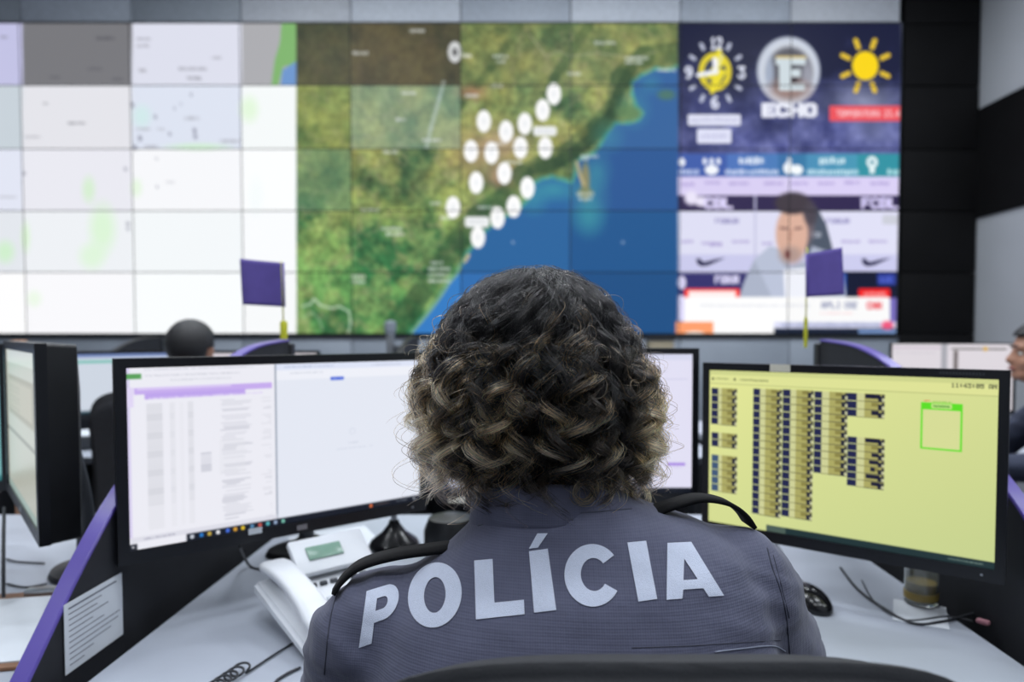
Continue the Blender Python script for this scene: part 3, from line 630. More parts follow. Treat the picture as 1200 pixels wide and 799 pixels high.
def paint_right(c, f, w_, h_):
    Y_, X_ = np.mgrid[0:c.h, 0:c.w]; t_ = (np.clip(X_ / c.w * .45 + Y_ / c.h * .5, 0, 1))[..., None]
    c.a[:] = np.array((228, 231, 150)) * (1 - t_) + np.array((196, 208, 142)) * t_
    c.rect(0, 0, w_, 8, (206, 212, 140)); c.rect(0, 8, w_, 24, (222, 226, 150)); c.rect(0, 24, w_, 26, (180, 186, 120), .6)
    c.ell(6, 16, 2, 2.5, (90, 96, 60)); c.blobs(10, 14, 26, 3, (150, 156, 96), .9, 1); c.ell(48, 16, 2, 2.5, (100, 106, 66)); c.blobs(58, 14, 52, 4, (140, 146, 92), .9, 2)
    x, y = f(1115, 449); x2, y2 = f(1168, 452); c.text(x, y, x2 - x, 6.2, '11:43:05 AM', (120, 124, 84), .95, .35)
    def column(px, ys_, n, npx, w_navy, w_gap, w_ol, dark=0, fade=False):
        x0, y0 = f(px, ys_); xe, ye = f(px, ys_ + npx); ph = (ye - y0) / n; r = random.Random(int(px))
        for i in range(n):
            yy = y0 + i * ph
            nav = (32, 36, 74) if not fade else (62, 86, 118)
            c.rect(x0, yy + .4, x0 + w_navy, yy + ph - 1.1, nav); c.rect(x0 + w_navy, yy, x0 + w_navy + w_gap, yy + ph - 1, (206, 208, 150)); c.rect(x0 + w_navy, yy + ph - 1.1, x0 + w_navy + w_gap, yy + ph, (120, 120, 80))
            xo = x0 + w_navy + w_gap; c.rect(xo, yy, xo + w_ol, yy + ph - .6, (172, 168, 98)); c.rect(xo, yy + ph - .9, xo + w_ol, yy + ph, (70, 70, 60))
            c.rect(xo + w_ol * .35, yy + 1, xo + w_ol * .7, yy + ph * .55, (138, 132, 70)); c.rect(xo + w_ol * .68, yy + ph * .3, xo + w_ol * .86, yy + ph - 1, (30, 32, 50)); c.rect(xo + w_ol * .86, yy + 1, xo + w_ol, yy + ph * .5, (60, 60, 60)); c.rect(xo + w_ol * .86, yy + ph * .5, xo + w_ol, yy + ph - 1, (200, 200, 160))
            if dark and r.random() < .6: c.rect(xo + w_ol * r.uniform(0, .4), yy + 1, xo + w_ol * r.uniform(.5, 1), yy + ph * .6, (24, 24, 50))
    column(834, 454, 5, 43, 13, 7, 29); column(834, 506, 2, 17, 13, 7, 29); column(834, 532, 5, 43, 13, 7, 29, fade=True)
    column(883, 455, 17, 147, 12, 10, 29); column(917.5, 456, 17, 149, 13, 10, 29); column(954.5, 458, 11, 96, 12, 12, 29); column(993.5, 460, 3, 28, 14, 12, 30, 1); column(993.5, 511, 7, 58, 14, 12, 30, 1)
    gx, gy = f(1079.5, 471); gx2, gy2 = f(1127, 529.5)
    c.rect(gx, gy, gx2, gy2, (92, 222, 34)); c.rect(gx + 2.5, gy + 11, gx2 - 2.5, gy2 - 2.5, (214, 220, 150)); c.rr(gx + 14, gy + 1, gx2 - 14, gy + 9, 1.5, (190, 226, 130)); c.blobs(gx + 17, gy + 3.5, gx2 - gx - 34, 3.5, (70, 140, 50), .9, 4); c.blobs(gx + 4, gy - 4, 8, 2.5, (220, 130, 80), .9, 5); c.blobs(gx + 16, gy - 2.5, 26, 1.5, (120, 200, 60), .9, 6)
    tx = f(898, 612)[0]; c.rect(tx, h_ - 11, w_, h_, (30, 50, 52)); c.rect(tx, h_ - 11, tx + 34, h_, (74, 92, 84)); c.blobs(w_ - 60, h_ - 7, 46, 3, (130, 150, 140), .8, 7)
def paint_side(c, f, w_, h_):
    c.rect(0, 0, w_, h_, (176, 178, 166)); c.rect(0, 0, w_, 26, (196, 198, 190)); c.rect(40, 50, w_ - 30, h_ * .45, (150, 146, 128)); c.rect(50, 60, w_ - 60, h_ * .42, (170, 166, 148)); c.rect(0, h_ * .56, w_, h_ * .58, (130, 130, 118)); c.rect(0, h_ - 14, w_, h_, (150, 168, 160))
    for i in range(5): c.blobs(60, 70 + i * 10, 180, 2.5, (130, 126, 110), .7, i)
def paint_teal(c, f, w_, h_):
    c.rect(0, 0, w_, h_, (206, 214, 226)); c.rect(0, 0, w_, 16, (120, 140, 190)); c.rect(0, 26, w_, 40, (110, 190, 178)); c.rect(0, h_ - 12, w_, h_, (30, 60, 70)); c.rect(w_ - 40, 0, w_, h_, (60, 150, 150), .6)
def paint_far(c, f, w_, h_):
    c.rect(0, 0, w_, h_, (222, 216, 222)); c.rect(w_ * .42, 0, w_ * .47, h_, (170, 170, 178)); c.rect(0, 14, w_ * .42, 22, (206, 190, 206)); c.blobs(10, 40, w_ * .35, 5, (190, 186, 196), .8, 1)
    c.rect(w_ * .5, 18, w_ * .95, 26, (110, 104, 100)); c.rect(w_ * .52, 30, w_ * .56, h_ * .6, (120, 112, 112)); c.ell(w_ * .78, 22, 10, 10, (214, 170, 60))

mL = monitor((-.6325, 1.018), (-.2236, 1.355), .868, 1.183, 'black monitor with a white spreadsheet, left of the policewoman', paint=paint_left, base_at=(-.50, 1.47), logo=.015, res=(1.6, 1.6), bez=(.016, .013, .015, .021))
mC = monitor((-.203, 1.372), (.325, 1.372), .876, 1.191, 'black monitor half hidden behind the curly head', paint=paint_center, res=(2, 2), bez=(.013, .013, .012, .021))
mR = monitor((.312, 1.288), (.695, 1.002), .846, 1.166, 'black monitor with yellow screen of tables and a green box', paint=paint_right, csc=2, res=(1.0, 1.0), bez=(.013, .014, .014, .020), base_at=(.625, 1.56), neckz=.2, logo=False)
bx('sticker', (-.095, -.0006, .4095), (.035, .001, .013), 'sticker', mR); bx('sticker', (-.225, -.0006, .134), (.034, .001, .012), 'sticker', mC)
bx('label_print', (-.065, -.0006, .1365), (.022, .0008, .010), 'whiteg', mL); bm = bmesh.new()
for i_, a_ in enumerate('HIGHRESOLUTION'): box(bm, (.15 + i_ * .0043, -.0005, .4095), (.0028, .0006, .004))
fin('brand_print', bm, 'dgrey', mR)
# neighbours' monitors (same arrangement one console over)
monitor((-1.135, 1.45), (-.782, 1.06), .885, 1.205, 'black monitor seen edge on in the left neighbouring console', paint=paint_side, res=(4, 4), bez=(.02, .022, .016, .02), thick=.040)
monitor((-1.715, 1.50), (-1.185, 1.515), .87, 1.198, 'black monitor at the left edge of the picture with teal screen', paint=paint_teal, res=(8, 8))
monitor((-.632 - CW, 1.018 + ROW), (-.224 - CW, 1.355 + ROW), .85, 1.145, 'far lit monitor with a teal stripe left of the seated man', paint=paint_teal, res=(6, 6))
monitor((-.203 - CW, 1.372 + ROW), (.325 - CW, 1.372 + ROW), .85, 1.14, 'far lit monitor directly before the seated man', paint=paint_far, res=(6, 6))
monitor((.312 + CW, 1.372 + ROW), (.80 + CW, 1.20 + ROW), .85, 1.178, 'far pinkish white monitor below the black cladding', paint=paint_far, res=(4, 4), bez=(.012, .012, .006, .02))

t = thing('upright_board', 'narrow tan upright board behind the monitors at the left edge', 'board', (-1.67, 2.2, 0)); bx('board', (0, 0, .605), (.034, .03, 1.19), mat('tan_board', (196, 150, 122), .6), t, bev=.003); bx('foot', (0, 0, .012), (.2, .2, .024), 'dgrey', t)
# flags on the partition ends
def flag(x, top, bot, d, pts, label):
    """pole at x,d between heights bot..top; pts: flag outline relative to pole top (dx, dz)"""
    t = thing('flag', label, 'flag', (x, d, bot)); h = top - bot
    tb('pole', [(0, 0, 0), (-.004 if pts[1][0] < 0 else .001, 0, h)], [.0022, .0014], 'yellow', t, 8)
    lt('holder', [(.008, -.02), (.009, 0), (.0095, .045), (.006, .05)] if pts[1][0] < 0 else [(.004, -.02), (.005, 0), (.005, .05), (.003, .06)], (0, 0, 0), 'yellow', t, 14)
    (ax, az), (bx_, bz_), (cx_, cz_), (dx_, dz_) = pts; nx, ny = 14, 12; V = []; 
    for s_ in (-.0004, .0004):
        for j in range(ny + 1):
            for i in range(nx + 1):
                u = i / nx; v = j / ny
                x_ = (ax + (bx_ - ax) * u) * (1 - v) + (dx_ + (cx_ - dx_) * u) * v; z_ = (az + (bz_ - az) * u) * (1 - v) + (dz_ + (cz_ - dz_) * u) * v
                V.append((x_, s_ + .006 * math.sin(u * 4.2 + v) * u, h + z_))
    idx = lambda s_, j, i: s_ * (nx + 1) * (ny + 1) + j * (nx + 1) + i
    Q = [(idx(0, j, i), idx(0, j, i + 1), idx(0, j + 1, i + 1), idx(0, j + 1, i)) for j in range(ny) for i in range(nx)] + [(idx(1, j, i), idx(1, j + 1, i), idx(1, j + 1, i + 1), idx(1, j, i + 1)) for j in range(ny) for i in range(nx)]
    for i in range(nx): Q += [(idx(0, 0, i), idx(1, 0, i), idx(1, 0, i + 1), idx(0, 0, i + 1)), (idx(0, ny, i), idx(0, ny, i + 1), idx(1, ny, i + 1), idx(1, ny, i))]
    for j in range(ny): Q += [(idx(0, j, nx), idx(1, j, nx), idx(1, j + 1, nx), idx(0, j + 1, nx))]
    npmesh('cloth', V, Q, 'purplef', t, smooth=True)
    tb('sleeve', [(dx_ * .9, 0, h + dz_), (ax * .9, 0, h + az)], .0034, 'purplef', t, 8)
    return t
a_ = at(331, 400, 1.775); flag(a_.x + .004, at(331, 306, 1.775).z, 1.204, 1.775, [(0, -.004), (-.109, .006), (-.104, -.112), (.002, -.118)], 'small purple flag on a stick above the left monitor')
a_ = at(944, 400, 1.775); flag(a_.x, at(943, 290, 1.775).z, 1.204, 1.775, [(0, -.016), (.089, 0), (.096, -.122), (.002, -.128)], 'small purple flag on a yellow stick before the news screen')

# ------------------------------------------------------------------ desk phone (axis from front to back turned to the left)
ph = thing('telephone', 'white desk telephone with green display left of the policewoman', 'telephone', (-.325, .948, DESK), R(41))
# local x = right, y = back
W_, L_ = .185, .225
bm = bmesh.new(); prof = [(0, .002), (L_ + .002, .040), (L_ - .004, .062), (0, .022)]
prism(bm, prof, 'x', 0, W_); bmesh.ops.bevel(bm, geom=bm.edges[:], offset=.006, segments=3, affect='EDGES'); fin('body', bm, 'white', ph, angle=35)
bx('foot_stand', (W_ * .55, L_ - .05, .018), (W_ * .6, .08, .034), 'whiteg', ph, bev=.004)
sl_ = math.atan2(.042, L_ - .004)
def phz(y): return .02 + y * .042 / (L_ - .004)
# handset: long arched bar on the left of the body
hs = thing('handset_tmp', None, None)
bm = bmesh.new()
secs = []
for k_ in range(17):
    u = k_ / 16; y = -.004 + u * .232; arch = .030 + .016 * math.sin(math.pi * u) ; wdt = .027 - .006 * math.sin(math.pi * u); low = .008 + .020 * math.sin(math.pi * u) ** .7
    e = min(1, min(u, 1 - u) * 9 + .25) ** .5; zc_ = phz(y)
    ring = []
    for q in range(14):
        a = 2 * math.pi * q / 14; cx_ = math.copysign(abs(math.cos(a)) ** .6, math.cos(a)); cz_ = math.copysign(abs(math.sin(a)) ** .6, math.sin(a))
        ring.append(bm.verts.new((.030 + wdt * cx_ * e, y, zc_ + (arch + low) / 2 + (arch - low) / 2 * cz_ * e)))
    secs.append(ring)
for A_, B_ in zip(secs, secs[1:]):
    for q in range(14): bm.faces.new((A_[q], A_[(q+1) % 14], B_[(q+1) % 14], B_[q]))
bm.faces.new(secs[0]); bm.faces.new(secs[-1][::-1]); bpy.data.objects.remove(hs)
hset = fin('handset', bm, 'white', ph, smooth=True)
rotp = Matrix.Rotation(sl_, 3, 'X')
# tilted display head at the back right
hd = bx('display_head', (.125, L_ - .025, .088), (.135, .07, .014), 'white', ph, bev=.004, rot=Matrix.Rotation(R(38), 3, 'X'))
o = bx('display', (.112, L_ - .030, .0955), (.062, .026, .003), 'lcd', ph, bev=.001, rot=Matrix.Rotation(R(38), 3, 'X'))
bx('display_neck', (.125, L_ - .014, .068), (.12, .03, .03), 'whiteg', ph)
for r__ in range(4):
    for c__ in range(4):
        y = .04 + r__ * .022; bx('key', (.085 + c__ * .021, y, phz(y) + .004), (.015, .012, .008), 'whiteg', ph, bev=.002, rot=rotp)
for c__ in range(6): bx('soft_key', (.075 + c__ * .018, L_ - .068, phz(L_ - .068) + .004), (.012, .007, .006), 'dgrey', ph, bev=.001, rot=rotp)
# cords
z_ = DESK + .003
def dp(px, py, h=.003):  # point on the desk seen at a pixel
    d = ray(px, py); k_ = (DESK + h - CAMZ) / d.z; return Vector((0, 0, CAMZ)) + d * k_
pts = catmull([dp(345, 752), dp(318, 769), dp(300, 781), dp(286, 790)], 6)
coil = []; 
for k_ in range(150):
    u = k_ / 149; b0 = Vector(dp(284, 786)).lerp(dp(246, 812), u); a = u * 2 * math.pi * 5; coil.append(b0 + Vector((.010 * math.cos(a), .010 * math.sin(a), .005 + .003 * math.sin(a))))
t = tb('telephone_cord', pts[:-1] + coil, .0017, 'cable', None, 6); t.parent = ph; t.matrix_parent_inverse = Matrix.Translation(ph.location).inverted() if 0 else (Matrix.Translation(ph.location) @ Matrix.Rotation(R(41), 4, 'Z')).inverted(); t['label'] = 'dark coiled cord'
t = tb('cable', catmull([dp(352, 782), dp(335, 790), dp(322, 800), dp(318, 815)], 6), .002, 'cable'); tag(t, 'short dark cable leaving the telephone towards the sleeve', 'cable')
t = tb('cable', catmull([at(281, 640, 1.20), dp(286, 652, .03), dp(294, 664), dp(310, 668, .003)], 6), .0025, 'black'); tag(t, 'black cable hanging down behind the telephone handset', 'cable')
t = tb('cable', catmull([dp(905, 632), dp(918, 650), dp(905, 655), dp(895, 645)], 6), .0016, 'cable'); tag(t, 'thin cable loop by the right shoulder', 'cable')
t = tb('cable', catmull([dp(985, 665), dp(1005, 690), dp(1035, 712), dp(1070, 730), dp(1105, 728), dp(1150, 716)], 8), .0022, 'cable'); tag(t, 'grey cable curving over the desk round the glass', 'cable')
t = tb('cable', catmull([dp(1010, 680), dp(1026, 706), dp(1060, 726), dp(1110, 722), dp(1140, 728)], 8), .0012, 'dgrey'); tag(t, 'thinner grey cable beside the one round the glass', 'cable')
# sheets under the glass
bm = bmesh.new(); c0 = dp(1075, 722, .001); box(bm, (c0.x + .01, c0.y + .01, DESK + .0012), (.08, .10, .0012), Matrix.Rotation(R(-28), 3, 'Z')); tag(fin('sheet', bm, 'paper'), 'white paper sheet lying under the glass', 'paper')
g = thing('glass', 'small glass of amber drink on the desk below the yellow screen', 'glass', (*dp(1079, 706, .003).xy, DESK + .003))
gm = mat('clear_glass', (236, 240, 236), .05, spec=.5, var=0); gm.node_tree.nodes['Principled BSDF'].inputs['Transmission Weight'].default_value = .9
lq = mat('amber_drink', (186, 160, 84), .1, var=.05); lq.node_tree.nodes['Principled BSDF'].inputs['Transmission Weight'].default_value = .45
lt('tumbler', [(.022, 0), (.026, .002), (.027, .075), (.0255, .075), (.0245, .006), (.001, .006)], (0, 0, 0), gm, g); lt('drink', [(.001, .007), (.0238, .007), (.0246, .038), (.001, .038)], (0, 0, 0), lq, g)
lt('rim_band', [(.0272, .010), (.0274, .013), (.0274, .020), (.0272, .022)], (0, 0, 0), mat('gold_band', (150, 128, 66), .35), g)
p_ = dp(1152, 732); t = thing('clip', 'little pink rubber clip by the right partition', 'clip', p_); bx('body', (0, 0, .005), (.012, .02, .008), 'pink', t, bev=.004, rot=Matrix.Rotation(R(40), 3, 'Z'))
# mouse right of the policewoman
p_ = dp(950, 706); t = thing('mouse', 'black computer mouse by the right sleeve', 'mouse', (p_.x - .004, p_.y, DESK), R(10))
bm = bmesh.new(); bmesh.ops.create_uvsphere(bm, u_segments=24, v_segments=14, radius=1, matrix=Matrix.Translation((0, 0, .004)) @ Matrix.Diagonal((.031, .056, .030, 1)))
for v in bm.verts: v.co.z = max(v.co.z, .001)
fin('shell', bm, 'blackgl', t, smooth=True); bm = bmesh.new(); lathe(bm, [(.007, -.003), (.008, 0), (.007, .003)], (0, 0, 0), 16); bmesh.ops.rotate(bm, verts=bm.verts, matrix=Matrix.Rotation(R(90), 3, 'Y')); bmesh.ops.translate(bm, verts=bm.verts, vec=(0, .028, .027)); fin('wheel', bm, 'dgrey', t, smooth=True)
# cone stand and little speaker between left and centre monitor
p_ = dp(462, 640); t = thing('cone_stand', 'black cone shaped stand with silver neck under the left monitor corner', 'stand', (p_.x, p_.y, DESK))
lt('cone', [(.056, 0), (.057, .006), (.050, .018), (.026, .036), (.014, .052), (.010, .062)], (0, 0, 0), 'blackgl', t, 32); lt('neck', [(.007, .060), (.0065, .105), (.004, .108)], (0, 0, 0), 'steel', t, 16)
p_ = dp(528, 648); t = thing('desk_speaker', 'round black desk speaker under the centre monitor', 'speaker', (p_.x, p_.y, DESK)); lt('body', [(.052, 0), (.056, .01), (.056, .055), (.046, .08), (.02, .088)], (0, 0, 0), 'black', t, 32); lt('grille', [(.018, .087), (.012, .090)], (0, 0, 0), 'dgrey', t, 24)
t = thing('document', 'white papers lying under the left monitor', 'paper', (*dp(392, 636).xy, DESK)); bx('sheet', (0, 0, .001), (.15, .21, .0015), 'paper', t, rot=Matrix.Rotation(R(35), 3, 'Z')); bx('sheet', (.015, .01, .0028), (.15, .21, .0015), 'paper', t, rot=Matrix.Rotation(R(28), 3, 'Z'))
# keyboard in front of her
t = thing('keyboard', 'black computer keyboard under the hands of the policewoman', 'keyboard', (.03, 1.10, DESK))
bx('case', (0, 0, .008), (.44, .135, .016), 'black', t, bev=.004)
bm = bmesh.new()
for r__ in range(5):
    for c__ in range(20): box(bm, (-.2 + c__ * .021, -.048 + r__ * .023, .018), (.017, .018, .006))
tag(fin('keys', bm, 'dgrey', t), kind='stuff')
# neighbour's desk things
t = thing('clipboard', 'brown clipboard with papers on the left neighbouring desk', 'clipboard', (*dp(10, 735).xy, DESK), R(12)); bx('board', (0, 0, .003), (.22, .31, .006), 'wood', t, bev=.002); bx('sheet', (.0, -.01, .007), (.19, .26, .002), 'paper', t); bx('clip', (0, .14, .011), (.08, .02, .012), 'steel', t, bev=.003)
for a_, b_, c__, l_ in (((8, 655), (20, 658), (52, 660), 'dark cable lying across the left neighbouring desk, farther one'), ((8, 684), (30, 688), (55, 684), 'dark cable lying across the left neighbouring desk, nearer one')):
    tag(tb('cable', catmull([dp(*a_), dp(*b_), dp(*c__)], 6), .002, 'cable'), l_, 'cable')
tag(tb('cable', catmull([at(5, 595, 1.33), at(4, 640, 1.20), dp(4, 700, .02)], 6), .003, 'cable'), 'dark cable hanging at the left edge of the picture', 'cable')
t = thing('phone_far', None, None); bpy.data.objects.remove(t)
t = thing('paper_tray', 'tilted white paper tray on the far desk left of the spreadsheet monitor', 'tray', (-1.80, 2.86, DESK), R(20)); bx('tray', (0, 0, .03), (.3, .22, .05), 'dgrey', t, bev=.008); bx('sheet', (0, 0, .058), (.27, .2, .004), 'paper', t)
# ------------------------------------------------------------------ people
def capsule(bm, a, ra, b, rb, n=14):
    a = Vector(a); b = Vector(b)
    for p, r_ in ((a, ra), (b, rb)):
        bmesh.ops.create_icosphere(bm, subdivisions=2, radius=r_, matrix=Matrix.Translation(p))
    if (b - a).length > 1e-5: tube(bm, [a, b], [ra, rb], n)
def ellip(bm, c, r_, rot=None, sub=3):
    m = Matrix.Translation(Vector(c)) @ (rot.to_4x4() if rot is not None else Matrix.Identity(4)) @ Matrix.Diagonal((*r_, 1))
    bmesh.ops.create_icosphere(bm, subdivisions=sub, radius=1, matrix=m)
def remesh(name, bm, m, voxel, smooth=6, parent=None, fac=.5):
    bmesh.ops.recalc_face_normals(bm, faces=bm.faces)
    me = bpy.data.meshes.new('tmp'); bm.to_mesh(me); bm.free(); o = bpy.data.objects.new('tmp', me); COL.objects.link(o)
    a = o.modifiers.new('r', 'REMESH'); a.mode = 'VOXEL'; a.voxel_size = voxel
    if smooth: s = o.modifiers.new('s', 'SMOOTH'); s.iterations = smooth; s.factor = fac
    dg = bpy.context.evaluated_depsgraph_get(); dg.update()
    new = bpy.data.meshes.new_from_object(o.evaluated_get(dg)); bpy.data.objects.remove(o); bpy.data.meshes.remove(me)
    new.name = name; new.materials.clear(); new.materials.append(M[m] if isinstance(m, str) else m); new.shade_smooth()
    o = bpy.data.objects.new(name, new); COL.objects.link(o)
    if parent: o.parent = parent
    return o
# torso cross sections: z, half width, centre x, centre y, half depth (local; head centre is x=y=0)
TORSO = [(.47, .17, .015, -.205, .12), (.55, .175, .015, -.20, .125), (.66, .165, .015, -.19, .12), (.76, .175, .016, -.165, .122), (.84, .188, .018, -.14, .125),
         (.90, .192, .018, -.122, .122), (.945, .185, .018, -.108, .112), (.98, .168, .018, -.098, .100), (1.005, .140, .014, -.090, .085), (1.025, .105, .008, -.086, .072), (1.042, .078, .003, -.084, .064), (1.056, .064, .001, -.082, .058)]
def loft(bm, rings, n=40, ex=2.4, tilt=0.0, grow=0.0):
    R_ = []
    for z, hw, cx, cy, hd in rings:
        ring = []
        for k in range(n):
            a = 2 * math.pi * k / n; c, s = math.cos(a), math.sin(a)
            x = cx + (hw + grow) * math.copysign(abs(c) ** (2 / ex), c); y = cy + (hd + grow) * math.copysign(abs(s) ** (2 / ex), s)
            wz = min(1, max(0, (z - .7) / .25)); ring.append(bm.verts.new((x, y, z + tilt * x * wz + (.09 * max(0, x) * wz if tilt else 0))))
        R_.append(ring)
    for A, B in zip(R_, R_[1:]):
        for k in range(n): bm.faces.new((A[k], A[(k+1) % n], B[(k+1) % n], B[k]))
    bm.faces.new(R_[0][::-1]); bm.faces.new(R_[-1])
TILT = .11
JL = dict(sh=(-.160, -.098, .928), el=(-.235, .045, .795), wr=(-.13, .275, .782), side=-1)
JR = dict(sh=(.186, -.086, .966), el=(.288, .045, .800), wr=(.16, .285, .782), side=1)
def hand_parts(bm, J):
    """palm down on the keyboard, fingers curled over the keys"""
    w_ = Vector(J['wr']); e = Vector(J['el']); s = J['side']
    f = Vector((-.10 * s, 1, 0)).normalized(); r_ = Vector((f.y, -f.x, 0)) * s * -1   # r_: towards the thumb (inner) side
    p = w_ + Vector((0, 0, .004))
    capsule(bm, w_, .024, p + f * .035, .024)
    for k, (o_, ln) in enumerate(((.030, .092), (.010, .098), (-.010, .094), (-.029, .080))):
        b0 = p + f * .02 + r_ * o_ * .6; b1 = p + f * ln * .92 + r_ * o_ + Vector((0, 0, .004)); capsule(bm, b0, .0135, b1, .0105)
        fl = (.042, .048, .044, .034)[k]; q1 = b1 + f * fl * .85 + r_ * o_ * .12 + Vector((0, 0, .004)); q2 = q1 + f * fl * .55 + Vector((0, 0, -.012)); q3 = q2 + f * fl * .22 + Vector((0, 0, -.014))
        capsule(bm, b1, .0098, q1, .0088, 10); capsule(bm, q1, .0088, q2, .0080, 10); capsule(bm, q2, .0080, q3, .0072, 10)
    t0 = p + f * .015 + r_ * .022; t1 = t0 + f * .030 + r_ * .030 + Vector((0, 0, -.006)); t2 = t1 + f * .034 + r_ * .010 + Vector((0, 0, -.004)); t3 = t2 + f * .024
    capsule(bm, t0, .016, t1, .0125, 10); capsule(bm, t1, .0115, t2, .0100, 10); capsule(bm, t2, .0098, t3, .0082, 10)
def head_parts(bm):
    """head centre (0,0,1.165), face towards +y"""
    ellip(bm, (0, -.008, 1.182), (.074, .092, .086)); ellip(bm, (0, .018, 1.135), (.060, .068, .085)); ellip(bm, (0, .050, 1.098), (.034, .034, .036)); capsule(bm, (0, .076, 1.082), .016, (0, .07, 1.09), .02)
    for s in (-1, 1):
        ellip(bm, (s * .038, .052, 1.128), (.022, .024, .026)); ellip(bm, (s * .028, .070, 1.183), (.026, .016, .010)); ellip(bm, (s * .073, -.004, 1.152), (.008, .019, .031), Matrix.Rotation(s * R(-16), 3, 'Z'), 2)
        ellip(bm, (s * .079, -.006, 1.162), (.006, .018, .018), Matrix.Rotation(s * R(-24), 3, 'Z'), 2)
        capsule(bm, (s * .036, .03, 1.10), .03, (s * .02, .062, 1.085), .018)
    capsule(bm, (0, .080, 1.172), .0075, (0, .099, 1.138), .0115, 10); 
    for s in (-1, 1): ellip(bm, (s * .010, .090, 1.136), (.0085, .011, .008), None, 2)
    ellip(bm, (0, .082, 1.112), (.023, .012, .0065), None, 2); ellip(bm, (0, .081, 1.103), (.020, .012, .006), None, 2)
def body(parent, voxel, skin, legs=True):
    bm = bmesh.new(); head_parts(bm)
    capsule(bm, (.002, -.075, 1.03), .056, (0, -.03, 1.12), .052, 18); loft(bm, TORSO, 28, grow=-.022)
    for J in (JL, JR):
        capsule(bm, J['sh'], .044, J['el'], .036); capsule(bm, J['el'], .035, J['wr'], .023); hand_parts(bm, J)
    if legs:
        for s in (-1, 1):
            capsule(bm, (s * .085, -.18, .535), .082, (s * .12, .235, .53), .055); capsule(bm, (s * .12, .235, .53), .052, (s * .12, .20, .11), .034); capsule(bm, (s * .12, .19, .07), .034, (s * .135, .33, .035), .028)
    o = remesh('body', bm, skin, voxel, 5, parent)
    for s in (-1, 1):
        b = bmesh.new(); bmesh.ops.create_uvsphere(b, u_segments=16, v_segments=10, radius=.0118, matrix=Matrix.Translation((s * .029, .0650, 1.163))); e = fin('eye', b, 'eye', parent, smooth=True)
        b = bmesh.new(); bmesh.ops.create_uvsphere(b, u_segments=20, v_segments=16, radius=.0130, matrix=Matrix.Translation((s * .029, .0648, 1.163))); bmesh.ops.delete(b, geom=[v for v in b.verts if -.0052 < v.co.z - 1.163 < .0032 and v.co.y > .066], context='VERTS'); fin('eyelid', b, skin, parent, smooth=True)
        b = bmesh.new(); bmesh.ops.create_uvsphere(b, u_segments=12, v_segments=8, radius=.0066, matrix=Matrix.Translation((s * .0285, .0712, 1.1625))); i_ = fin('iris', b, 'iris', e, smooth=True)
        tb('eyebrow', [(s * .014, .088, 1.184), (s * .030, .086, 1.189), (s * .046, .072, 1.184)], [.0028, .0034, .0018], 'hairblk', parent, 6)
    tb('lips', catmull([(-.022, .083, 1.108), (-.008, .094, 1.110), (0, .0955, 1.109), (.008, .094, 1.110), (.022, .083, 1.108)], 3), [.001] + [.0042] * 11 + [.001], 'lips', parent, 8)
    return o
def trousers(parent, voxel, m='trouser'):
    bm = bmesh.new(); ellip(bm, (.01, -.20, .545), (.172, .135, .095))
    for s in (-1, 1):
        capsule(bm, (s * .085, -.18, .54), .093, (s * .12, .235, .53), .068); capsule(bm, (s * .12, .235, .53), .066, (s * .12, .20, .13), .052)
    o = remesh('trousers', bm, m, voxel, 4, parent)
    for s in (-1, 1):
        bm = bmesh.new(); capsule(bm, (s * .12, .185, .075), .042, (s * .13, .22, .05), .04); capsule(bm, (s * .13, .20, .045), .041, (s * .14, .345, .04), .036); ellip(bm, (s * .13, .26, .02), (.045, .125, .02))
        remesh('shoe', bm, 'shoe', .008, 4, parent)
    return o
def jacket(parent, name, voxel, m, wr=.9, wrinkle=.006):
    bm = bmesh.new(); loft(bm, TORSO, 48, tilt=TILT)
    for J in (JL, JR):
        sh, el, wv = (Vector(J[k]) for k in ('sh', 'el', 'wr'))
        c_ = Vector((sh.x * .45, sh.y + .004, sh.z + .012)); capsule(bm, c_, .058, sh, .062, 20)
        capsule(bm, sh, .063, sh.lerp(el, .5), .061, 20); capsule(bm, sh.lerp(el, .5), .061, el, .053, 20); capsule(bm, el, .052, el.lerp(wv, wr * .95), .034, 20)
    o = remesh(name, bm, m, voxel, 14, parent, .6)
    me = o.data; n = len(me.vertices); co = np.empty(n * 3); me.vertices.foreach_get('co', co); co = co.reshape(-1, 3)
    no = np.empty(n * 3); me.vertices.foreach_get('normal', no); no = no.reshape(-1, 3)
    out = co.copy()
    for i in range(n):
        p = Vector(co[i]); up = min(1, max(0, (p.z - .80) / .12)); back = 1 if p.y < -.05 else .5
        side = min(1, max(0, (abs(p.x - .015) - .12) / .07))
        q = Vector((p.x * 9 + p.z * 4, p.y * 9, p.z * 13)); d = mnoise.fractal(q, 1.0, 2.0, 3) * wrinkle * (.35 + 1.0 * side + .5 * (1 - up))
        q2 = Vector((p.x * 5 - 3, p.y * 5, p.z * 26 + p.x * 10)); r_ = 1 - abs(mnoise.noise(q2)) * 2; d += max(0, r_ - .55) * wrinkle * 1.0 * (side * .9 + .25)
        out[i] = co[i] + no[i] * d
    me.vertices.foreach_set('co', out.ravel()); me.update(); me.shade_smooth(); return o
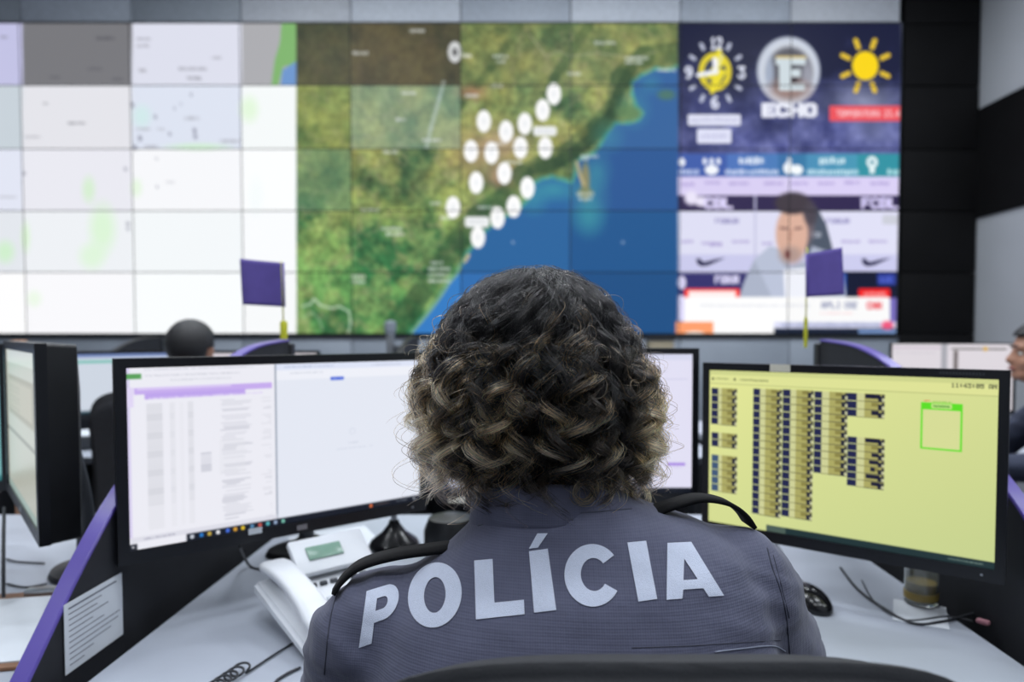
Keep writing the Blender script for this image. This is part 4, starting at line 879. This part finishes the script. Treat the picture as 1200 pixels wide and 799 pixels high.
def chair(X, Y, label, rz=0, group='console chairs'):
    t = thing('office_chair', label, 'chair', (X, Y, 0), rz, group)
    # backrest: superellipse top, curved round the sitter, band around its edge
    def outline(a, b_, z0, n=26, ex=2.7):
        pts = []
        for k in range(n + 1):
            u = -1 + 2 * k / n; ang = math.pi * (1 - k / n); c, s = math.cos(ang), math.sin(ang)
            pts.append((a * math.copysign(abs(c) ** (2 / ex), c), z0 + b_ * abs(s) ** (2 / ex)))
        return pts
    def curved(x): return -.30 + .9 * x * x
    for nm, a, b_, zt, y0, y1, m_ in (('back_shell', .228, .13, .0, -.052, -.022, 'chairb'), ('backrest', .212, .118, -.012, -.062, .012, 'chair')):
        bm = bmesh.new(); up = outline(a, b_, .899 + zt * .2, 30); lo = [(x, .58 - .02 * (1 - (x / a) ** 2)) for x, z in up][::-1]
        N = 10
        F_ = []; 
        for (x, z), (_, zb) in zip(up, lo[::-1]):
            colv = []
            for j in range(N + 1):
                zz = zb + (z - zb) * j / N; lumb = .025 * math.sin((zz - .58) / .44 * math.pi)
                colv.append((x, curved(x) - .0 + lumb * .6 - (zz - .58) * .10, zz))
            F_.append(colv)
        fr = [[bm.verts.new((x, y + y1, z)) for x, y, z in c_] for c_ in F_]; bk = [[bm.verts.new((x, y + y0, z)) for x, y, z in c_] for c_ in F_]
        for i in range(len(F_) - 1):
            for j in range(N):
                for g_, fl in ((fr, 0), (bk, 1)):
                    q = (g_[i][j], g_[i+1][j], g_[i+1][j+1], g_[i][j+1])
                    try: bm.faces.new(q[::-1] if fl else q)
                    except ValueError: pass
            for j in (0, N): bm.faces.new((fr[i][j], fr[i+1][j], bk[i+1][j], bk[i][j]))
        for i in (0, len(F_) - 1):
            for j in range(N):
                bm.faces.new((fr[i][j], fr[i][j+1], bk[i][j+1], bk[i][j]))
        bmesh.ops.remove_doubles(bm, verts=bm.verts, dist=.0008)
        be = [e for e in bm.edges if len(e.link_faces) == 2 and e.calc_face_angle(0) > R(60)]
        bmesh.ops.bevel(bm, geom=be, offset=.013, segments=3, affect='EDGES')
        fin(nm, bm, m_, t, smooth=True)
    bm = bmesh.new(); prism(bm, [(p[0], p[1] - .08) for p in rrect(.47, .44, .09, 6)], 'z', .385, .447); bmesh.ops.bevel(bm, geom=bm.edges[:], offset=.014, segments=3, affect='EDGES'); fin('seat', bm, 'chair', t, angle=50)
    tb('back_bar', catmull([(0, -.20, .37), (0, -.36, .38), (0, -.405, .50), (0, -.385, .68)], 5), .018, 'black', t, 8)
    lt('gas_lift', [(.026, .09), (.026, .25), (.018, .25), (.018, .385)], (0, -.08, 0), 'black', t, 16)
    for k in range(5):
        a = 2 * math.pi * k / 5 + .3; c, s = math.cos(a), math.sin(a)
        l_ = tb('leg', [(0, -.08, .10), (.30 * c, -.08 + .30 * s, .075)], [.024, .014], 'black', t, 8)
        bm = bmesh.new(); lathe(bm, [(.026, -.012), (.028, -.008), (.028, .008), (.026, .012)], (0, 0, 0), 16); bmesh.ops.rotate(bm, verts=bm.verts, matrix=Matrix.Rotation(R(90), 3, 'X')); bmesh.ops.translate(bm, verts=bm.verts, vec=(.30 * c, -.08 + .30 * s, .0285)); fin('caster', bm, 'dgrey', l_, angle=40)
    for s in (-1, 1):
        tb('armrest', catmull([(s * .22, -.12, .40), (s * .265, -.12, .42), (s * .27, -.12, .52), (s * .27, -.10, .60)], 4), .012, 'black', t, 8)
    return t

HX, HY = .008, .755
PW = thing('person', 'policewoman with curly golden tipped hair and grey jacket lettered in white, from behind', 'person', (HX, HY, 0))
jm = mat('police_jacket', (84, 86, 106), .82, spec=.25, var=.06, scale=40)
nt = jm.node_tree; b_ = nt.nodes['Principled BSDF']; tc = nt.nodes['Texture Coordinate']
# ripstop weave: fine cross threads with a stronger grid
hts = []
for ax, sc_, st_ in (('Z', 1500, .3), ('X', 1500, .3), ('Z', 640, .28), ('X', 640, .25)):
    wv = nt.nodes.new('ShaderNodeTexWave'); wv.bands_direction = ax; wv.inputs['Scale'].default_value = sc_ / 20 * 2; wv.inputs['Distortion'].default_value = .5; wv.inputs['Detail'].default_value = 2
    nt.links.new(tc.outputs['Object'], wv.inputs['Vector']); ml = nt.nodes.new('ShaderNodeMath'); ml.operation = 'MULTIPLY'; ml.inputs[1].default_value = st_; nt.links.new(wv.outputs['Fac'], ml.inputs[0]); hts.append(ml)
acc = hts[0]
for h_ in hts[1:]:
    ad = nt.nodes.new('ShaderNodeMath'); ad.operation = 'ADD'; nt.links.new(acc.outputs[0], ad.inputs[0]); nt.links.new(h_.outputs[0], ad.inputs[1]); acc = ad
nz_ = nt.nodes.new('ShaderNodeTexNoise'); nz_.inputs['Scale'].default_value = 28; nz_.inputs['Detail'].default_value = 5; nt.links.new(tc.outputs['Object'], nz_.inputs['Vector'])
m2 = nt.nodes.new('ShaderNodeMath'); m2.operation = 'MULTIPLY_ADD'; m2.inputs[1].default_value = 6.0; nt.links.new(nz_.outputs['Fac'], m2.inputs[0]); nt.links.new(acc.outputs[0], m2.inputs[2])
bp = nt.nodes.new('ShaderNodeBump'); bp.inputs['Strength'].default_value = .30; bp.inputs['Distance'].default_value = .0012
nt.links.new(m2.outputs[0], bp.inputs['Height']); nt.links.new(bp.outputs['Normal'], b_.inputs['Normal']); b_.inputs['Sheen Weight'].default_value = .15
body(PW, .0046, 'skin2'); trousers(PW, .009)
JK = jacket(PW, 'jacket', .0062, jm)
# collar: stand-up band round the neck
bm = bmesh.new(); n = 40; prof = [(.060, 1.030, 0), (.068, 1.048, -.002), (.066, 1.078, .004), (.061, 1.082, .006), (.055, 1.075, .006), (.055, 1.040, 0)]; RR = []
for k in range(n):
    a = 2 * math.pi * k / n; fr = (1 + math.sin(a)) / 2
    RR.append([bm.verts.new((r_ * 1.14 * math.cos(a) + .001, -.078 + r_ * 1.0 * math.sin(a) + dy, z - .030 * fr + (z - 1.03) * (-.35 * fr))) for r_, z, dy in prof])
for k in range(n):
    A, B = RR[k], RR[(k+1) % n]
    for j in range(len(prof)): bm.faces.new((A[j], A[(j+1) % len(prof)], B[(j+1) % len(prof)], B[j]))
bmesh.ops.subdivide_edges(bm, edges=bm.edges[:], cuts=1, use_grid_fill=True, smooth=.4)
fin('collar', bm, jm, PW, smooth=True)
# surface lookup on the jacket
bv = BVHTree.FromPolygons([v.co.copy() for v in JK.data.vertices], [list(p.vertices) for p in JK.data.polygons])
OFF = Vector((HX, HY, 0)); CAM = Vector((0, 0, CAMZ))
def on_jacket(px, py, lift=.0012):
    d = ray(px, py).normalized(); h_ = bv.ray_cast(CAM - OFF, d)
    if h_[0] is None:
        h2 = bv.find_nearest(CAM - OFF + d * .66); return h2[0] + h2[1] * lift
    return h_[0] + h_[1] * lift
def smooth_line(px_list, lift=.0015, k=8):
    pts = catmull([(x, y, 0) for x, y in px_list], k); return [on_jacket(p.x, p.y, lift) for p in pts]
# ---- the word on the back: seven printed letters, flat transfers following the cloth
def arc(cx, cy, rx, ry, a0, a1, n=22): return [(cx + rx * math.cos(R(a0 + (a1 - a0) * i / n)), cy + ry * math.sin(R(a0 + (a1 - a0) * i / n))) for i in range(n + 1)]
def cee():
    o = arc(.5, .5, .5, .52, 35, 325, 36); i_ = arc(.52, .5, .23, .275, 322, 38, 30); return [o + i_]
LET = {
 'P': [[(0, 0), (.34, 0), (.34, .35), (.56, .35)] + arc(.60, .675, .40, .325, -90, 90, 18) + [(0, 1)], [(.34, .56), (.34, .79), (.52, .79)] + arc(.54, .675, .13, .115, 90, -90, 10) + [(.52, .56)]],
 'O': [arc(.5, .5, .5, .52, 0, 360, 44)[:-1], arc(.5, .5, .20, .285, 360, 0, 36)[:-1]],
 'L': [[(0, 0), (1, 0), (1, .245), (.39, .245), (.39, 1), (0, 1)]],
 'I': [[(0, 0), (1, 0), (1, 1), (0, 1)]],
 'ACUTE': [[(0, 0), (.55, 0), (1, 1), (.36, 1)]],
 'C': cee(),
 'A': [[(0, 0), (.27, 0), (.335, .20), (.67, .20), (.73, 0), (1, 0), (.655, 1), (.345, 1)], [(.39, .39), (.50, .76), (.615, .39)]],
}
def letter(name, key, TL, TR, BR, BL, tgt, label=None):
    """corner pixels give where the mark sits on the back; it is then laid on the cloth"""
    cu = bpy.data.curves.new('t', 'CURVE'); cu.dimensions = '2D'; cu.fill_mode = 'FRONT'
    for pl_ in LET[key]:
        sp = cu.splines.new('POLY'); sp.points.add(len(pl_) - 1); sp.use_cyclic_u = True
        for p_, q in zip(sp.points, pl_): p_.co = (q[0], q[1], 0, 1)
    co = bpy.data.objects.new('t', cu); COL.objects.link(co); dg = bpy.context.evaluated_depsgraph_get(); dg.update()
    me = bpy.data.meshes.new_from_object(co.evaluated_get(dg)); bpy.data.objects.remove(co)
    bm = bmesh.new(); bm.from_mesh(me); bmesh.ops.remove_doubles(bm, verts=bm.verts, dist=1e-5)
    for ax in (0, 1):
        for k in range(1, 22):
            v = k / 22; no = [0, 0, 0]; no[ax] = 1; co_ = [0, 0, 0]; co_[ax] = v
            bmesh.ops.bisect_plane(bm, geom=bm.verts[:] + bm.edges[:] + bm.faces[:], plane_co=co_, plane_no=no, dist=1e-6)
    # homography of the unit square onto the four pixels
    src = [(0, 1), (1, 1), (1, 0), (0, 0)]; dst = [TL, TR, BR, BL]; A = []; bb = []
    for (x, y), (u, v) in zip(src, dst):
        A.append([x, y, 1, 0, 0, 0, -u * x, -u * y]); bb.append(u); A.append([0, 0, 0, x, y, 1, -v * x, -v * y]); bb.append(v)
    h_ = np.linalg.solve(np.array(A, float), np.array(bb, float))
    for v in bm.verts:
        x, y = v.co.x, v.co.y; d_ = h_[6] * x + h_[7] * y + 1
        v.co = on_jacket((h_[0] * x + h_[1] * y + h_[2]) / d_, (h_[3] * x + h_[4] * y + h_[5]) / d_, .0007)
    ret = bmesh.ops.extrude_face_region(bm, geom=bm.faces[:])
    for v in [g_ for g_ in ret['geom'] if isinstance(g_, bmesh.types.BMVert)]: v.co += (CAM - OFF - v.co).normalized() * .0002
    o = fin(name, bm, 'letter', JK); 
    if label: o['label'] = label
    return o
# the letters are the jacket's print, so they hang below the jacket
letter('letter', 'P', (430, 693), (469, 681), (464, 744), (421, 759), JK, 'white letter P')
letter('letter', 'O', (479, 664), (542, 658), (541, 731), (478, 737), JK, 'white letter O')
letter('letter', 'L', (556, 657), (611, 652), (615, 720), (558, 726), JK, 'white letter L')
letter('letter', 'I', (620, 646), (642, 643), (652, 715), (626, 718), JK, 'white letter I with an acute accent')
letter('accent', 'ACUTE', (622, 625), (642, 625), (638, 641), (620, 643), JK)
letter('letter', 'C', (660, 641), (724, 637), (731, 707), (663, 712), JK, 'white letter C')
letter('letter', 'I', (735, 636), (757, 634), (770, 702), (748, 705), JK, 'white letter I')
letter('letter', 'A', (750, 638), (840, 634), (848, 698), (781, 703), JK, 'white letter A')
# seams, zip and shoulder straps
def seam(name, pts, r_=.0007, m_='seam', lift=.0001): return tb(name, smooth_line(pts, lift), r_, m_, JK, 6)
seam('seam', [(899, 642), (905, 665), (914, 690), (921, 720), (924, 750), (926, 775)]); seam('seam', [(906, 650), (913, 676), (919, 700), (925, 724)], .0005)
seam('seam', [(398, 690), (390, 712), (385, 740), (382, 770), (380, 790)]); seam('seam', [(560, 616), (620, 603), (680, 601), (740, 596)], .0006)
seam('zipper', [(838, 764), (870, 760), (905, 757), (920, 763)], .0007, 'zip', .0003); seam('seam', [(740, 759), (800, 757), (850, 754), (915, 750)], .0004)
def strap(name, c, wd, th=.004):
    """flat webbing band along 3D points c, width along y"""
    pts = catmull(c, 6); bm = bmesh.new(); RR_ = []
    for i, p in enumerate(pts):
        a = pts[max(0, i-1)]; b2 = pts[min(len(pts)-1, i+1)]; t_ = (b2 - a).normalized(); s_ = Vector((-.15, 1, 0)).normalized(); s_ = (s_ - t_ * s_.dot(t_)).normalized(); n_ = t_.cross(s_) * -1
        RR_.append([bm.verts.new(p + s_ * u + n_ * v) for u, v in ((-wd/2, -th/2), (-wd/2, th/2), (wd/2, th/2), (wd/2, -th/2))])
    for A, B in zip(RR_, RR_[1:]):
        for j in range(4): bm.faces.new((A[j], A[(j+1) % 4], B[(j+1) % 4], B[j]))
    bm.faces.new(RR_[0][::-1]); bm.faces.new(RR_[-1]); 
    bmesh.ops.bevel(bm, geom=[e for e in bm.edges if e.calc_face_angle(0) > R(50)], offset=.0012, segments=2, affect='EDGES')
    o = fin(name, bm, 'blkcloth', JK, smooth=True); return o
def lp(px, py, d): return at(px, py, d) - OFF
strap('shoulder_strap', [lp(762, 600, .665), lp(790, 590, .665), lp(820, 583, .668), (lp(850, 588, .672)), lp(868, 600, .675), lp(878, 614, .678)], .026, .004)
strap('shoulder_strap', [lp(528, 640, .662), lp(505, 643, .658), lp(470, 648, .655), lp(440, 655, .655), lp(418, 664, .655), lp(402, 678, .652), lp(391, 694, .648)], .028, .004)

# ---- hair: dark scalp, locks built from guide paths, thousands of strands
def Rside(z):
    T = [(1.02, .112), (1.045, .122), (1.07, .126), (1.10, .127), (1.14, .126), (1.165, .123), (1.185, .115), (1.210, .100), (1.234, .088), (1.254, .071), (1.267, .054), (1.277, .034), (1.284, .0)]
    if z <= T[0][0]: return T[0][1]
    for (a, ra), (b2, rb) in zip(T, T[1:]):
        if a <= z <= b2: return ra + (rb - ra) * (z - a) / (b2 - a)
    return 0
def skull(ph, th, g=0.0):
    """ph azimuth (0=+x, -90 = back), th polar from top"""
    return Vector(((.074 + g) * math.sin(th) * math.cos(ph), -.006 + (.093 + g) * math.sin(th) * math.sin(ph), 1.178 + (.092 + g) * math.cos(th)))
HC = Vector((-.007, -.012, 0))
def envelope(ph, z, f):
    rs = Rside(z) * f; x = math.cos(ph); y = math.sin(ph)
    ry = 1.10 if y < 0 else .78
    cx = -.004 + .004 * min(1, max(0, (1.18 - z) / .1))      # hair falls a little lower to the right
    return Vector((HC.x + cx * 1.0 + rs * x, HC.y + rs * ry * y, z))
HR = random.Random(21)
strand_co = []; strand_col = []; strand_rad = []; NP = 44
coreV = []; coreQ = []; coreC = []
def lock(ph, th, z_end, f, nstr, amp, golden, wav=1.0, width=.0055, hand=None, ring=None):
    """one curl: root on the scalp, out to the envelope, down to z_end with a growing helix"""
    p0 = skull(ph, th, .001); zs_ = p0.z
    ph1 = ph + HR.uniform(-.22, .22)
    # centre path
    C_ = []
    n = 40
    ztop = min(1.282, zs_ + .022 + .012 * math.cos(th))
    for i in range(n + 1):
        u = i / n
        if u < .22:
            w_ = u / .22; z = zs_ + (ztop - zs_) * math.sin(w_ * math.pi / 2) if th < 1.2 else zs_ + .004 * math.sin(w_ * math.pi)
            e = envelope(ph, z, f); r0 = Vector((p0.x, p0.y, z)); k_ = w_ ** 1.2
            # limit outward step at the top of the head
            p = r0.lerp(Vector((e.x, e.y, z)), min(k_, 1) * (.75 if th < .6 else 1))
        else:
            w_ = (u - .22) / .78; z = (ztop if th < 1.2 else zs_) + (z_end - (ztop if th < 1.2 else zs_)) * (w_ ** 1.12)
            e = envelope(ph + (ph1 - ph) * w_, z, f); p = e
            if w_ < .2 and th < .6: p = e
        C_.append(p)
    for _ in range(3): C_ = [C_[0]] + [(C_[i-1] + C_[i] * 2 + C_[i+1]) / 4 for i in range(1, n)] + [C_[-1]]
    ln = [0]
    for a, b2 in zip(C_, C_[1:]): ln.append(ln[-1] + (b2 - a).length)
    Ltot = ln[-1]; hand = hand or HR.choice((-1, 1)); ph0 = HR.uniform(0, 6.28); pitch = HR.uniform(.036, .066) * wav
    co = np.array([tuple(p) for p in C_]); tt = np.array(ln) / Ltot
    ui = np.linspace(0, 1, NP); base = np.stack([np.interp(ui, tt, co[:, k]) for k in range(3)], -1)
    tan = np.gradient(base, axis=0); tan /= np.linalg.norm(tan, axis=1)[:, None] + 1e-9
    # radial frame
    rad = base - np.array([HC.x, HC.y, 1.15]); rad[:, 2] *= .5; rad -= tan * (rad * tan).sum(1)[:, None]; rad /= np.linalg.norm(rad, axis=1)[:, None] + 1e-9
    bi = np.cross(tan, rad)
    am = amp * (.42 * np.clip(ui / .2, 0, 1) + .58 * np.clip((ui - .25) / .55, 0, 1) ** 1.2); pp = pitch * (1.7 - .8 * np.clip((ui - .15) / .6, 0, 1)); angc = ph0 + hand * 2 * math.pi * np.cumsum(Ltot / (NP - 1) / pp)
    # tip curls in on itself
    am = am * (1 + .25 * np.clip((ui - .8) / .2, 0, 1))
    gold_amt = golden
    if ring is None: ring = HR.random() < .45 and amp > .006
    ring_r = HR.uniform(.009, .0145); ring_turn = HR.uniform(.9, 1.35) * 2 * math.pi; U0 = .74; rs_ = np.clip((ui - U0) / (1 - U0), 0, 1)
    if ring:      # the end of the lock rolls up in the plane of the hair's surface: an open ring
        k0_ = int(U0 * (NP - 1)); thr = rs_ * ring_turn; RR0 = ring_r * (1 - .25 * rs_)
        tn, bn, rn = tan[k0_], bi[k0_] * hand, rad[k0_]
        base = np.where((rs_ > 0)[:, None], base[k0_] + tn * (RR0 * np.sin(thr))[:, None] + bn * (ring_r - RR0 * np.cos(thr))[:, None] + rn * (.0065 * rs_)[:, None], base)
        am = am * (1 - .85 * np.clip((ui - U0 + .15) / .15, 0, 1))
        for _ in range(2): base[1:-1] = (base[:-2] + 2 * base[1:-1] + base[2:]) / 4
        tan = np.gradient(base, axis=0); tan /= np.linalg.norm(tan, axis=1)[:, None] + 1e-9
        rad = rad - tan * (rad * tan).sum(1)[:, None]; rad /= np.linalg.norm(rad, axis=1)[:, None] + 1e-9; bi = np.cross(tan, rad)
    for s_ in range(nstr):
        dph = HR.gauss(0, .34); ox, oy = HR.gauss(0, 1), HR.gauss(0, 1); r_ = width * (np.clip(1.15 - .55 * ui, .2, 1))
        fz = HR.gauss(0, 1) * .0018; k_ = HR.uniform(.78, 1.2); a2 = angc + dph + .25 * np.sin(ui * 9 + s_)
        P = base + rad * ((am * k_ * np.cos(a2) * .9 + am * .2 + r_ * ox * .5 + fz * np.sin(ui * 14 + s_ * 2))[:, None]) + bi * ((am * k_ * np.sin(a2) + r_ * oy * .55 + fz * np.cos(ui * 11 + s_))[:, None])
        le = HR.uniform(.80, 1.0) if nstr > 5 else 1
        P = np.stack([np.interp(ui * le, ui, P[:, k]) for k in range(3)], -1)
        if HR.random() < .10 and nstr > 5:     # a hair that leaves the lock towards its end
            P += (np.array([HR.gauss(0, 1), HR.gauss(0, 1), HR.gauss(0, .7)]) * .006)[None] * (np.clip((ui - .3) / .7, 0, 1) ** 1.5)[:, None]
        strand_co.append(P)
        g = np.clip((ui - HR.uniform(.52, .78)) / .20, 0, 1) * gold_amt * (HR.uniform(.75, 1.2) if HR.random() < .68 else HR.uniform(.1, .45))
        dark = np.array((.0032, .0030, .0033)) * HR.uniform(.5, 1.8); gl = np.array((.98, .58, .25)) * HR.uniform(.55, 1.05)
        if HR.random() < .04: dark = np.array((.07, .06, .052))
        br = np.array((.07, .034, .017)) if gold_amt > .25 else dark
        c = dark * (1 - np.clip(g * 2, 0, 1))[:, None] + br * (np.clip(g * 2, 0, 1) * (1 - np.clip(g * 2 - 1, 0, 1)))[:, None] + gl * np.clip(g * 2 - 1, 0, 1)[:, None] + gl * .25 * np.clip(g, 0, 1)[:, None]
        strand_col.append(c); strand_rad.append(HR.uniform(.00014, .00027))
    if nstr < 6: return
    # body of the lock: a dark tapering tube at its heart
    A = base + rad * ((am * .75 * np.cos(angc) * .9 - .0015)[:, None]) + bi * ((am * .75 * np.sin(angc))[:, None])
    rr_ = width * .40 * np.clip(1.15 - 1.25 * ui, .03, 1) * np.clip(ui * 8 + .3, 0, 1); N6 = 6; off = len(coreV) and sum(len(v) for v in coreV)
    V = []
    for k in range(N6):
        a = 2 * math.pi * k / N6; V.append(A + (rad * math.cos(a) + bi * math.sin(a)) * rr_[:, None])
    V = np.stack(V, 1).reshape(-1, 3); i0 = np.arange(NP - 1)[:, None] * N6; k0 = np.arange(N6)[None]; k1 = (k0 + 1) % N6
    coreQ.append((np.stack([i0 + k0, i0 + k1, i0 + N6 + k1, i0 + N6 + k0], -1).reshape(-1, 4)) + off); coreV.append(V)
# azimuth: -90 deg is the back of the head (towards the camera)
def az(): 
    a = HR.uniform(-1, 1); return R(-90) + a * R(150)
def zend(ph, a, b):
    return HR.uniform(a, b) - .016 + .012 * math.exp(-(math.cos(ph) / .5) ** 2) * (1 if math.sin(ph) < 0 else 0)
for i in range(230):    # long outer locks from the crown
    ph = az(); th = HR.uniform(.05, 1.0); ze = zend(ph, 1.05, 1.16); left = math.cos(ph) < -.5; right = math.cos(ph) > .6
    g = 1.0 if HR.random() < (.8 if left else .6 if right else .34) else .06
    lock(ph, th, ze, HR.uniform(.82, 1.03), 46, HR.uniform(.007, .0135), g)
for i in range(90):     # shorter top waves
    ph = az(); th = HR.uniform(.0, .8); lock(ph, th, HR.uniform(1.14, 1.20), HR.uniform(.90, 1.03), 44, HR.uniform(.006, .011), .6 if HR.random() < .2 else 0, wav=1.1, width=.0056)
for i in range(230):    # locks from the sides and the nape
    ph = az(); th = HR.uniform(.9, 1.9); lock(ph, th, zend(ph, 1.045, 1.12), HR.uniform(.66, .98), 36, HR.uniform(.007, .013), .8 if HR.random() < .3 else .05)
for i in range(70):     # nape
    ph = R(-90) + R(HR.uniform(-62, 62)); lock(ph, HR.uniform(1.3, 1.95), HR.uniform(1.035, 1.07), HR.uniform(.62, .92), 30, HR.uniform(.007, .012), .7 if HR.random() < .2 else .03)
for i in range(26):     # named ringlets in the lower right and left of the photograph
    ph = R(-90) + HR.choice((-1, 1)) * R(HR.uniform(5, 95)); lock(ph, HR.uniform(.6, 1.4), HR.uniform(1.06, 1.12), 1.0, 60, HR.uniform(.012, .016), 1.2, wav=.8)
for i in range(44):     # short locks over the forehead
    lock(R(90) + R(HR.uniform(-42, 42)), HR.uniform(.15, .8), HR.uniform(1.205, 1.232), HR.uniform(.95, 1.12), 34, HR.uniform(.004, .008), 0, width=.007, ring=False)
for i in range(120):    # loose single hairs
    ph = az(); lock(ph, HR.uniform(.1, 1.5), HR.uniform(1.04, 1.2), HR.uniform(1.0, 1.07), 2, HR.uniform(.008, .018), .5, width=.006)
co = np.array(strand_co); nS = len(co)
hair_m = bpy.data.materials.new('curly_hair'); hair_m.use_nodes = True; nt = hair_m.node_tree; nt.nodes.clear()
out_ = nt.nodes.new('ShaderNodeOutputMaterial'); pb = nt.nodes.new('ShaderNodeBsdfHairPrincipled'); at_ = nt.nodes.new('ShaderNodeAttribute'); at_.attribute_name = 'tint'
nt.links.new(at_.outputs['Color'], pb.inputs['Color']); nt.links.new(pb.outputs[0], out_.inputs[0])
pb.parametrization = 'COLOR'; pb.inputs['Roughness'].default_value = .17; pb.inputs['Radial Roughness'].default_value = .35; pb.inputs['Random Roughness'].default_value = .3; pb.inputs['IOR'].default_value = 1.33
hc = bpy.data.hair_curves.new('hair_strands'); hc.add_curves([NP] * nS)
hc.position_data.foreach_set('vector', co.astype(np.float32).ravel())
ra = hc.attributes.get('radius') or hc.attributes.new('radius', 'FLOAT', 'POINT')
tap = np.ones(NP); tap[-6:] = np.linspace(1, .35, 6)
ra.data.foreach_set('value', (np.array(strand_rad)[:, None] * tap[None]).astype(np.float32).ravel())
ca = hc.attributes.new('tint', 'FLOAT_COLOR', 'POINT'); cc = np.array(strand_col); ca.data.foreach_set('color', np.concatenate([cc, np.ones((nS, NP, 1))], -1).astype(np.float32).ravel())
hc.materials.append(hair_m)
ho = bpy.data.objects.new('hair', hc); COL.objects.link(ho); ho.parent = PW; ho['label'] = 'shoulder length black curls with golden tips'
cm = mat('hair_core', (5, 5, 5), .8, spec=.1, var=.2)
hk = npmesh('hair_locks', np.concatenate(coreV), np.concatenate(coreQ), cm, ho, smooth=True); hk['kind'] = 'stuff'
# scalp cap under the locks
bm = bmesh.new(); bmesh.ops.create_uvsphere(bm, u_segments=48, v_segments=32, radius=1)
kill = []
for v in bm.verts:
    d = v.co.normalized(); zz_ = d.z; z = 1.178 + .104 * zz_; back = -d.y
    if d.y > .45 and zz_ < .45: kill.append(v); continue
    grow = .008 + .006 * max(0, back) + .014 * min(1, max(0, -zz_))
    v.co = Vector(((.074 + grow) * d.x * (1.12 if zz_ < .3 else 1), -.008 + (.092 + grow) * d.y, 1.166 + (.098 + .004) * zz_ - (.028 * max(0, -zz_) if back > .0 else 0)))
bmesh.ops.delete(bm, geom=kill, context='VERTS'); fin('hair_base', bm, cm, ho, smooth=True)
print('strands', nS, 'locks', len(coreV))

chair(.088, .775, 'dark grey office chair whose curved back fills the bottom edge', 0)

# ---- other people in the room
def other(loc, rz, lab, shirt, hair, skin='skin'):
    p = thing('person', lab, 'person', loc, rz); body(p, .0075, skin); trousers(p, .012); jacket(p, 'shirt', .0095, shirt, wrinkle=.005)
    bm = bmesh.new(); bmesh.ops.create_uvsphere(bm, u_segments=40, v_segments=28, radius=1); kill = []
    for v in bm.verts:
        d = v.co.normalized()
        if (d.y > .25 and d.z < .35) or d.z < -.55 + .45 * max(0, d.y + .3) or (abs(d.x) > .75 and d.z < -.15 and d.y > -.25): kill.append(v); continue
        g = .010 + .006 * max(0, d.z) + .0015 * mnoise.noise(d * 9); v.co = Vector(((.076 + g) * d.x, -.008 + (.093 + g) * d.y, 1.183 + (.084 + g) * d.z))
    bmesh.ops.delete(bm, geom=kill, context='VERTS'); bmesh.ops.solidify(bm, geom=bm.faces[:], thickness=.006); h_ = fin('hair', bm, 'hairblk', p, smooth=True)
    if hair == 'bun':
        bm = bmesh.new(); ellip(bm, (0, -.125, 1.19), (.04, .034, .04)); ellip(bm, (0, -.108, 1.19), (.022, .02, .022)); fin('hair_bun', bm, 'hairblk', h_, smooth=True)
    return p
other((-1.35, 2.665, -.005), 0, 'dark haired man seen from behind in the second row', 'shirt2', 'short')
chair(-1.335, 2.69, 'dark office chair of the man in the second row', 0)
other((1.745, 2.36, -.01), R(68), 'dark haired person in profile at the right edge of the picture', 'shirt2', 'bun')
chair(1.77, 2.35, 'dark office chair of the person at the right edge', R(68))
